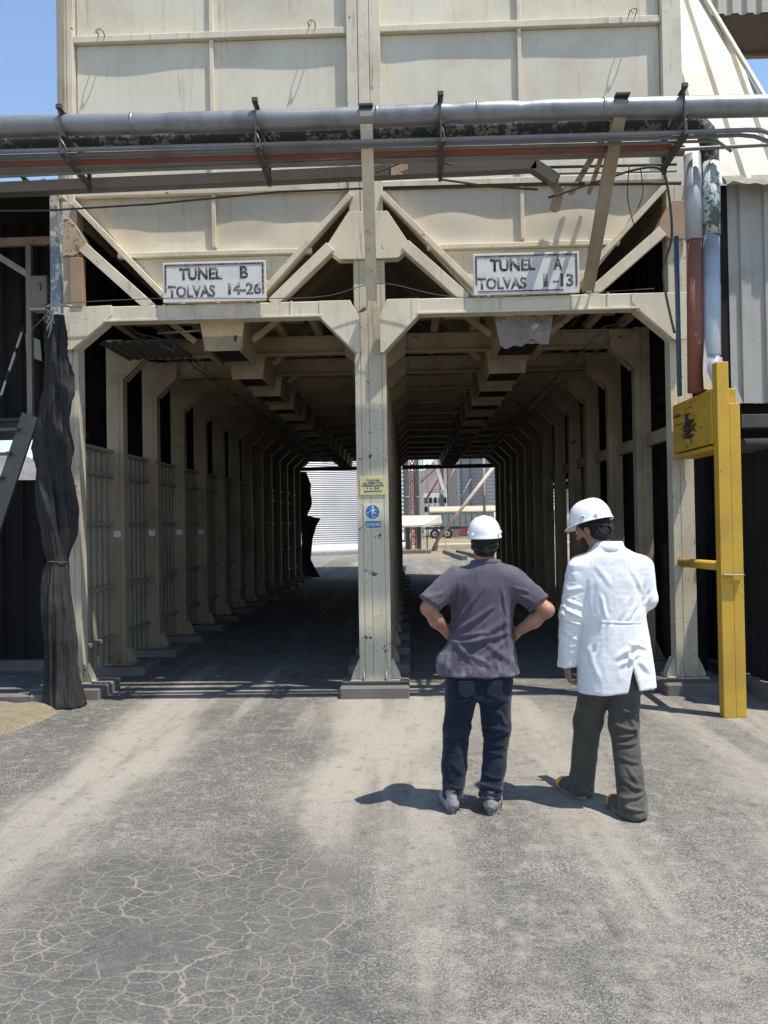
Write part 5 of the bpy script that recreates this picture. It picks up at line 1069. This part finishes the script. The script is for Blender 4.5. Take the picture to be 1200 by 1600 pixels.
# ================================================================== person in polo shirt
def person_polo():
    r0 = Vector((.38, 4.70, 0)); H = .0050
    hc = (.055, .012, 1.555); M = rotm(0, R(2), 0)
    F = Field((-.40, -.25, .0), (.52, .30, 1.72), H); w_ = head(F, hc, M, .97)
    F.cap((.05, -.012, 1.40), (.055, -.01, 1.52), .060, .056, .03)
    F.stack([(1.40, .05, 0, .10, .07), (1.35, .047, 0, .17, .085), (1.28, .045, 0, .175, .10), (1.15, .04, 0, .155, .10), (1.03, .027, 0, .145, .098), (.92, .02, 0, .165, .11), (.80, .015, 0, .165, .11)], .03)
    for a, b, ra, rb in (((-.115, 0, 1.345), (-.285, -.09, 1.185), .052, .040), ((.215, 0, 1.345), (.395, -.09, 1.165), .052, .042)): F.cap(a, b, ra, rb, .03)
    F.cap((-.285, -.09, 1.19), (-.235, -.05, 1.11), .040, .042, .02); F.cap((-.235, -.05, 1.11), (-.172, .0, 1.035), .041, .0275, .02)
    F.cap((.395, -.09, 1.168), (.325, -.05, 1.10), .039, .040, .02); F.cap((.325, -.05, 1.10), (.232, .0, 1.030), .039, .027, .02)
    hand(F, (-.178, -.002, 1.03), (.45, .75, -.45), (1, -.3, .1), (-.1, -.3, .9), curl=.75, first=.25, thumb=(.15, .9, .45))
    hand(F, (.238, -.002, 1.024), (-.45, .75, -.45), (-1, -.3, .1), (.1, -.3, .9), curl=.75, first=.25, thumb=(.15, .9, .45))
    F.cap((-.07, 0, .80), (-.125, .0, .47), .085, .058, .03); F.cap((-.125, 0, .47), (-.155, -.01, .09), .055, .038, .02); F.cap((.09, 0, .80), (.10, 0, .47), .088, .058, .03); F.cap((.10, 0, .47), (.052, -.03, .09), .055, .038, .02)
    F.cap((-.155, .02, .06), (-.17, .15, .045), .035, .03, .02); F.cap((.052, -.02, .06), (.07, .12, .045), .035, .03, .02)
    me = F.mesh('person', lambda V, N: .0006*vnoise(V, (60, 60, 60), 2)); me.materials.append(SKIN1); root = bpy.data.objects.new('person', me); COL.objects.link(root); root.location = r0
    tag(root, 'person in dusty purple-grey polo shirt and dark jeans standing with hands on hips', 'person')
    # shirt
    S = Field((-.36, -.22, .77), (.50, .22, 1.48), .0052)
    S.stack([(1.435, .06, -.012, .088, .072), (1.41, .058, -.01, .125, .088), (1.37, .050, -.008, .185, .100), (1.30, .045, -.005, .200, .115), (1.22, .040, 0, .188, .122), (1.12, .034, 0, .176, .124), (1.03, .026, 0, .180, .128), (.93, .02, 0, .200, .134), (.86, .012, 0, .218, .140), (.795, .015, 0, .230, .145)], .03, 2.25)
    c1 = ((-.275, -.085, 1.215), (-.8, -.4, -1.05)); c2 = ((.352, -.07, 1.195), (.9, -.35, -1.0))
    S.cap((-.115, -.005, 1.348), (-.300, -.095, 1.195), .071, .068, .045, cut=c1); S.cap((.205, -.005, 1.348), (.385, -.085, 1.17), .071, .068, .045, cut=c2)
    S.ell((-.185, -.0, .86), (.05, .07, .07), .04)
    fs = [(-.16, 1.03, .10, 1.20, .010, .014), (-.165, 1.045, .03, 1.30, .007, .012), (-.155, 1.02, .06, 1.05, .009, .013), (-.15, .98, .20, 1.04, .010, .017), (-.12, .93, .17, 1.12, .011, .02), (-.14, 1.0, -.02, .86, .009, .014), (-.13, .97, .08, .85, .007, .014), (.15, 1.16, .17, .95, .006, .012), (.19, 1.02, .00, .88, .008, .017), (.14, 1.30, .165, 1.12, .007, .010), (-.10, 1.34, -.115, 1.15, .006, .010), (.21, 1.03, .14, .84, .009, .016), (-.19, 1.28, -.28, 1.25, .006, .012), (.22, 1.27, .32, 1.21, .007, .012), (.20, 1.30, .30, 1.27, .005, .01), (-.17, .93, -.18, .82, .010, .018), (.03, 1.0, .20, .86, .006, .018), (-.05, .90, -.06, .80, .007, .016), (.10, .88, .12, .80, .006, .016)]
    def dsp(V, N):
        d = folds(V, fs, True, N)+.0035*ridge(V, (9, 9, 5), 3)+.0016*ridge(V, (22, 22, 12), 5); hemw = np.clip((.90-V[:, 2])/.12, 0, 1); d += hemw*.007*ridge(V, (13, 8, 2.5), 8); cu = np.maximum(np.abs(V[:, 0]-.05)-.20, 0); return d+.0035*np.clip(cu*10, 0, 1)*ridge(V, (18, 18, 26), 6)
    sh = addm('polo_shirt', S.mesh('polo_shirt', dsp, 2), POLO, root)
    mb = MB(); ring = [(.06+.083*math.cos(t*math.pi/16), -.008+.070*math.sin(t*math.pi/16), 1.437+.010*math.sin(-t*math.pi/16)) for t in range(33)]
    vv = [[mb.bm.verts.new((p[0]+q[0]*(p[0]-.06)/.083, p[1]+q[0]*(p[1]+.008)/.07, p[2]+q[1])) for q in ((.008, -.020), (.009, .0), (.003, .016), (-.004, .016), (-.008, -.010))] for p in ring[:-1]]
    for i in range(32):
        a = vv[i]; b = vv[(i+1) % 32]
        for q in range(5): f = mb.bm.faces.new((a[q], b[q], b[(q+1) % 5], a[(q+1) % 5])); f.smooth = True
    for v_ in mb.bm.verts: v_.co += r0
    mb.build('collar', POLO, sh)
    for c, rr, tag_ in (((-.272, -.082, 1.219), .066, -1), ((.349, -.068, 1.199), .066, 1)):     # ribbed cuffs
        n = Vector((tag_*.85, -.38, -1.0)).normalized(); u = n.cross(Vector((0, 1, 0))).normalized(); v_ = n.cross(u); mb = MB()
        mb.tube([Vector(c)+r0+(u*math.cos(t*math.pi/14)+v_*math.sin(t*math.pi/14))*(rr+.001) for t in range(29)], .0055, 6, caps=False); mb.build('sleeve_band', POLO, sh)
    # jeans
    J = Field((-.26, -.2, .04), (.28, .2, .98), .0052)
    J.stack([(.95, .02, 0, .175, .12), (.85, .015, 0, .18, .128), (.75, .008, 0, .18, .132), (.66, .0, 0, .165, .125)], .03)
    J.cap((-.085, 0, .74), (-.125, .005, .48), .100, .074, .035); J.cap((-.125, .005, .48), (-.145, 0, .26), .073, .071, .03); J.cap((-.145, 0, .26), (-.155, -.012, .09), .071, .056, .02, cut=((0, 0, .075), (0, 0, -1)))
    J.cap((.095, 0, .74), (.105, .005, .48), .103, .079, .035); J.cap((.105, .005, .48), (.088, -.005, .26), .078, .066, .03); J.cap((.088, -.005, .26), (.055, -.035, .09), .066, .062, .02, cut=((0, 0, .07), (0, 0, -1)))
    J.F = np.maximum(J.F, (.062-J.ax[2])[None, None, :].astype('f'))
    fj = [(.03, .62, .15, .56, .007, .010), (.04, .50, .17, .47, .009, .012), (.05, .44, .16, .47, .008, .010), (.03, .41, .15, .38, .006, .010), (.04, .36, .14, .33, .006, .010), (-.19, .50, -.07, .46, .005, .010), (-.20, .44, -.08, .46, .006, .010), (-.20, .16, -.10, .14, .007, .010), (-.20, .115, -.11, .125, .008, .008), (.0, .17, .12, .14, .008, .010), (.0, .125, .11, .11, .009, .008), (.02, .22, .13, .20, .006, .010), (-.02, .66, -.10, .60, .006, .012), (.02, .66, .11, .62, .006, .012), (.10, .60, .155, .50, .008, .012), (-.17, .30, -.10, .22, .004, .012)]
    def dj(V, N): lo = np.clip((.28-V[:, 2])/.18, 0, 1); kn = np.exp(-((V[:, 2]-.43)/.12)**2); return folds(V, fj, True, N)+.0025*ridge(V, (8, 8, 12), 9)+(lo*.006+kn*.0035)*ridge(V, (9, 9, 30), 12)+.001*ridge(V, (40, 40, 40), 2)
    jn = addm('jeans', J.mesh('jeans', dj, 1), DENIM, root)
    for x0, s in ((-.075, -1), (.085, 1)):
        mb = MB(); mb.prism([(x0-.045+r0.x, r0.y-.134, .775), (x0+.045+r0.x, r0.y-.134, .775), (x0+.043+r0.x, r0.y-.134, .70), (x0+r0.x, r0.y-.134, .68), (x0-.043+r0.x, r0.y-.134, .70)], (0, -1, 0), .004, .001); mb.build('back_pocket', DENIM, jn)
    for hx, hy, ang in ((-.158, -.075, R(6)), (.048, -.095, R(-14))):
        G = None; s_, ww = shoe(root, G, hx+r0.x, hy+r0.y, ang, upper=SHOEG, sole=SOLEG)
        mb = MB()
        for q in range(4): mb.tube([ww(-.025, .10+.022*q, .098-.010*q), ww(0, .108+.022*q, .104-.010*q), ww(.025, .10+.022*q, .098-.010*q)], .0032, 5)
        mb.tube([ww(.03, .09, .10), ww(.055, .07, .085), ww(.062, .05, .055), ww(.058, .03, .02)], .0028, 5); mb.build('laces', LACE, s_)
        mb = MB(); mb.tube([ww(-.024, .006, .035), ww(0, -.006, .055), ww(.024, .006, .035)], .012, 8); mb.build('heel_tab', SOLEG, s_)
    # hair, suspension
    Hh = Field((-.06, -.13, 1.44), (.17, .12, 1.68), .0042); Mt = [list(np.array(M)[i]) for i in range(3)]
    Hh.ell(w_(0, -.016, .035), (.0775, .094, .088), .02, Mt); Hh.ell(w_(0, -.045, -.035), (.064, .060, .058), .03, Mt)
    X, Y, Z = np.meshgrid(*Hh.ax, indexing='ij'); Hh.F = np.maximum(Hh.F, (Y-(.030+hc[1])-.35*(Z-hc[2])).astype('f')); Hh.F = np.maximum(Hh.F, (1.462-Z).astype('f'))
    hr = addm('hair', Hh.mesh('hair', lambda V, N: .002*ridge(V, (90, 90, 40), 3)), HAIR, root)
    mb = MB()
    for zz, q in ((-.020, .096), (-.052, .094)):
        mb.tube([Vector(w_(math.sin(t)*.079, -.016-math.cos(t)*q, zz+.028*abs(math.sin(t))))+r0 for t in np.linspace(-1.4, 1.4, 22)], .007, 6)
    mb.tube([Vector(w_(0, -.105, -.036))+r0, Vector(w_(0, -.122, -.036))+r0], .019, 18); mb.build('hat_suspension', STRAP, root)
    eyes(root, lambda a, b, c: Vector(w_(a, b, c))+r0, M, .97)
    hard_hat(root, Vector(w_(0, -.008, .052))+r0, rotm(0, R(3), R(-1)), .096, .120, .105, .030)
    return root
# ================================================================== person in white coat
def person_coat():
    r0 = Vector((1.16, 4.72, 0)); H = .0050
    M = rotm(R(47), R(-14), R(0)); hc = (-.085, .035, 1.62)
    F = Field((-.36, -.35, .0), (.34, .55, 1.80), H); w_ = head(F, hc, M, .98)
    F.cap((-.005, 0, 1.45), (-.06, .012, 1.57), .064, .058, .03)
    F.stack([(1.49, 0, 0, .10, .07), (1.44, .005, 0, .17, .085), (1.36, .008, 0, .18, .10), (1.2, .01, 0, .155, .10), (1.07, .015, 0, .145, .10), (.95, .02, 0, .16, .11), (.80, .02, 0, .165, .11)], .03)
    F.cap((-.185, 0, 1.40), (-.235, -.02, 1.13), .052, .042, .03); F.cap((-.235, -.02, 1.13), (-.248, .03, .845), .041, .027, .02)
    F.cap((.195, 0, 1.40), (.225, 0, 1.195), .052, .042, .03); F.cap((.225, 0, 1.195), (.14, .24, 1.20), .041, .027, .02)
    hand(F, (-.248, .03, .84), (.06, .02, -1), (1, .1, 0), (.05, 1, .0), curl=.62, first=.12, thumb=(.75, .55, .5))
    hand(F, (.14, .24, 1.20), (-.5, .8, .15), (0, 0, -1), (-.8, -.3, 0), curl=.6, first=.1)
    F.cap((-.08, 0, .82), (-.125, .10, .47), .085, .058, .03); F.cap((-.125, .10, .47), (-.145, .22, .09), .055, .038, .02); F.cap((.07, 0, .82), (.062, -.02, .47), .085, .058, .03); F.cap((.062, -.02, .47), (.065, -.16, .09), .055, .038, .02)
    F.cap((-.145, .24, .06), (-.19, .36, .045), .035, .03, .02); F.cap((.065, -.15, .06), (.03, -.03, .045), .035, .03, .02)
    me = F.mesh('person', lambda V, N: .0006*vnoise(V, (60, 60, 60), 2)); me.materials.append(SKIN2); root = bpy.data.objects.new('person', me); COL.objects.link(root); root.location = r0
    tag(root, 'bearded person in long white coat and olive trousers with head turned left', 'person')
    C = Field((-.33, -.22, .64), (.33, .36, 1.58), .0052)
    C.stack([(1.525, -.005, -.012, .078, .072), (1.50, .0, -.010, .105, .085), (1.465, .006, -.006, .165, .100), (1.42, .008, 0, .200, .112), (1.33, .008, 0, .205, .124), (1.22, .010, 0, .192, .128), (1.09, .018, 0, .184, .128), (1.0, .022, 0, .194, .134), (.88, .024, 0, .208, .142), (.78, .026, 0, .218, .148), (.68, .028, 0, .224, .152)], .03, 2.3)
    f0 = C.F.copy(); X, Y, Z = np.meshgrid(*[a.astype('f') for a in C.ax], indexing='ij')
    inner = np.maximum(f0+.015, Z-.96); C.F = np.maximum(C.F, -inner)
    wz = np.clip((.845-Z)/.165, -1, 1); sl = np.maximum(np.maximum(np.abs(X-.090-.03*0-.0*Z)-.042*wz, Y+.02), Z-.845); C.F = np.maximum(C.F, -sl)
    C.cap((-.170, 0, 1.393), (-.232, -.02, 1.13), .071, .062, .05); C.cap((-.232, -.02, 1.13), (-.248, .03, .82), .064, .052, .02, cut=((0, .03, .835), (.05, 0, -1)))
    C.cap((.183, 0, 1.392), (.212, 0, 1.215), .071, .060, .05); C.cap((.215, 0, 1.215), (.14, .22, 1.21), .062, .052, .02)
    C.F = np.maximum(C.F, (.688+.02*np.sin(X*9)-Z))
    fc = [(-.165, 1.10, .17, 1.085, .003, .006), (-.06, 1.10, -.12, .93, .012, .014), (-.02, 1.10, -.10, .90, .009, .012), (-.05, 1.11, -.08, 1.26, .007, .011), (.02, 1.10, .08, 1.24, .008, .012), (.06, 1.10, .13, 1.20, .007, .011), (-.02, .88, .15, 1.00, .010, .016), (.0, .84, .13, .92, .009, .015), (.06, .98, .19, .94, .008, .014), (.19, 1.30, .165, 1.13, .008, .012), (-.13, 1.34, -.14, 1.12, .008, .012), (-.27, 1.22, -.16, 1.17, .009, .011), (-.28, 1.17, -.17, 1.11, .010, .011), (-.28, 1.11, -.18, 1.07, .009, .010), (-.26, 1.27, -.17, 1.29, .007, .012), (-.29, 1.05, -.21, .98, .006, .011), (-.24, 1.0, -.25, .87, .005, .01), (.06, .93, .09, .85, .010, .014), (.12, .88, .20, .80, .008, .016), (-.15, .95, -.10, .76, .007, .015), (.10, 1.40, .17, 1.25, .005, .014), (-.10, 1.42, -.02, 1.30, .004, .016), (.23, 1.25, .17, 1.18, .007, .010)]
    def dc(V, N): lo = np.clip((1.0-V[:, 2])/.3, 0, 1); sl_ = np.clip((-.175-V[:, 0])*20, 0, 1); return .8*folds(V, fc, True, N)+.0024*ridge(V, (7, 7, 5), 13)+.0011*ridge(V, (19, 19, 13), 15)+.0007*ridge(V, (42, 42, 30), 25)+lo*.003*ridge(V, (12, 9, 4), 18)+sl_*(.0026*ridge(V, (16, 16, 26), 6)+.0018*ridge(V, (34, 34, 50), 16))
    ct_ = addm('white_coat', C.mesh('white_coat', dc, 1), COAT, root)
    mb = MB(); n = 36
    vv = []
    for i in range(n):
        t = math.pi*(.5+(i/(n-1)*1.72-.86)*1.0)+math.pi; cx, cy = -.005, -.006; q = []
        for dr, dz_ in ((.0, .0), (-.004, .035), (.010, .030), (.026, -.022), (.020, -.028), (.006, .022)):
            q.append(mb.bm.verts.new(Vector((cx+(.074+dr)*math.cos(t), cy+(.068+dr)*math.sin(t), 1.518+dz_-.012*max(0, math.sin(t)+.2)))+r0))
        vv.append(q)
    for a, b in zip(vv, vv[1:]):
        for q in range(6): f = mb.bm.faces.new((a[q], b[q], b[(q+1) % 6], a[(q+1) % 6])); f.smooth = True
    mb.bm.faces.new(vv[0]); mb.bm.faces.new(vv[-1][::-1]); mb.build('collar', COAT, ct_)
    J = Field((-.26, -.30, .0), (.22, .36, .98), .0052)
    J.stack([(.95, .02, 0, .165, .115), (.85, .015, 0, .17, .12), (.75, .005, 0, .170, .12), (.68, .0, 0, .155, .115)], .03)
    J.cap((-.085, .01, .76), (-.120, .09, .48), .095, .080, .035); J.cap((-.120, .09, .48), (-.142, .20, .10), .080, .070, .03); J.cap((-.142, .20, .10), (-.142, .205, .02), .070, .067, .01)
    J.cap((.075, 0, .76), (.060, -.02, .48), .095, .080, .035); J.cap((.060, -.02, .48), (.064, -.15, .10), .080, .074, .03); J.cap((.064, -.15, .10), (.066, -.165, .02), .074, .070, .01)
    J.F = np.maximum(J.F, (.020-J.ax[2])[None, None, :].astype('f'))
    fo = [(-.01, .62, .12, .55, .009, .010), (.0, .57, .13, .60, .008, .009), (-.01, .50, .13, .47, .010, .011), (0, .43, .13, .46, .010, .011), (-.01, .39, .12, .41, .008, .010), (.0, .33, .12, .30, .007, .011), (.0, .22, .12, .16, .009, .012), (.0, .12, .13, .15, .010, .010), (.0, .08, .12, .06, .008, .009), (.03, .30, .10, .18, .006, .012), (-.19, .50, -.06, .44, .005, .012), (-.20, .30, -.08, .22, .005, .012), (-.20, .12, -.08, .10, .006, .010), (.07, .58, .12, .42, .006, .012)]
    def dj(V, N): lo = np.clip((.26-V[:, 2])/.2, 0, 1); rt_ = np.clip(V[:, 0]*20, 0, 1); return folds(V, fo, True, N)+.003*ridge(V, (7, 7, 9), 21)+(lo*.006+rt_*.003)*ridge(V, (8, 8, 20), 23)+.001*ridge(V, (35, 35, 35), 2)
    tr = addm('trousers', J.mesh('trousers', dj, 1), OLIVE, root)
    for hx, hy, ang, tc in ((-.137, .125, R(21), .205), (.070, -.215, R(15), .236)):
        s_, ww = shoe(root, None, hx+r0.x, hy+r0.y, ang, upper=SHOEB, sole=SOLEB, wd=1.05)
        G = Field((-.12, -.02, 0), (.12, .36, .12), .004); G.ell((-.004, .226, .036), (.050, .058, .042), .01); G.F = np.maximum(G.F, (.018-G.ax[2])[None, None, :].astype('f')); G.F = np.maximum(G.F, (tc-G.ax[1])[None, :, None].astype('f'))
        me = G.mesh('toe_cap'); ca, sa = math.cos(ang), math.sin(ang)
        me.transform(Matrix(((ca, -sa, 0, hx+r0.x), (sa, ca, 0, hy+r0.y), (0, 0, 1, 0), (0, 0, 0, 1)))); link_mesh('toe_cap', me, TOEY, s_)
    Mt = [list(np.array(M)[i]) for i in range(3)]; A = np.array(M)
    Hh = Field((-.24, -.14, 1.46), (.10, .22, 1.78), .0042)
    Hh.ell(w_(0, -.016, .033), (.079, .098, .088), .02, Mt); Hh.ell(w_(0, -.055, -.030), (.070, .058, .055), .03, Mt)
    X, Y, Z = np.meshgrid(*Hh.ax, indexing='ij'); dx, dy, dzz = X-hc[0], Y-hc[1], Z-hc[2]; lx, ly, lz = [(A[0][i]*dx+A[1][i]*dy+A[2][i]*dzz) for i in range(3)]
    Hh.F = np.maximum(Hh.F, (ly-.028-.5*lz).astype('f')); ear = np.sqrt(((np.abs(lx)-.08)/.5)**2+(ly+.005)**2+(lz+.012)**2)-.026; Hh.F = np.maximum(Hh.F, (-ear).astype('f'))
    hr = addm('hair', Hh.mesh('hair', lambda V, N: .0045*ridge(V, (70, 70, 70), 3)+.002*ridge(V, (150, 150, 150), 5)), HAIR, root)
    Bd = Field((-.26, -.10, 1.46), (.06, .22, 1.66), .0042)
    Bd.ell(w_(0, .037, -.034), (.0605, .0605, .088), .02, Mt); Bd.cap(w_(0, .066, -.094), w_(0, .074, -.09), .021, .020, .02)
    X, Y, Z = np.meshgrid(*Bd.ax, indexing='ij'); dx, dy, dzz = X-hc[0], Y-hc[1], Z-hc[2]; lx, ly, lz = [(A[0][i]*dx+A[1][i]*dy+A[2][i]*dzz) for i in range(3)]
    Bd.F = np.maximum(Bd.F, (lz+.042+.0*ly-.055*np.clip((.055-ly)/.05, 0, 1)).astype('f')); mo = np.sqrt((lx/2.2)**2+(ly-.095)**2+(lz+.058)**2)-.011; Bd.F = np.maximum(Bd.F, (-mo).astype('f'))
    addm('beard', Bd.mesh('beard', lambda V, N: .0012*ridge(V, (120, 120, 120), 4)), HAIR, root)
    mb = MB(); mb.tube([Vector(w_(math.sin(t)*.083, -.018-math.cos(t)*.102, -.012+.03*abs(math.sin(t))))+r0 for t in np.linspace(-1.3, 1.3, 22)], .006, 6); mb.tube([Vector(w_(0, -.115, -.012))+r0, Vector(w_(0, -.132, -.012))+r0], .017, 16); mb.build('hat_suspension', STRAP, root)
    eyes(root, lambda a, b, c: Vector(w_(a, b, c))+r0, M, .98)
    hard_hat(root, Vector(w_(0, -.004, .060))+r0, rotm(R(50), R(-15), R(2)), .108, .128, .122, .036)
    return root
person_polo(); person_coat()
# ------------------------------------------------------------------ air that fades the far hills
mb = MB(); mb.box(-4600, 4600, -4600, 4600, -1.5, 1400, 0); hz = mb.build('haze', None); tag(hz, kind='stuff')
hm = bpy.data.materials.new('haze_air'); hm.use_nodes = True; hn = hm.node_tree.nodes; hn.clear(); pv = hn.new('ShaderNodeVolumePrincipled')
pv.inputs['Color'].default_value = (.62, .78, 1.0, 1); pv.inputs['Density'].default_value = .00005; pv.inputs['Anisotropy'].default_value = 0.0
ho = hn.new('ShaderNodeOutputMaterial'); hm.node_tree.links.new(pv.outputs[0], ho.inputs['Volume']); hz.data.materials.append(hm)
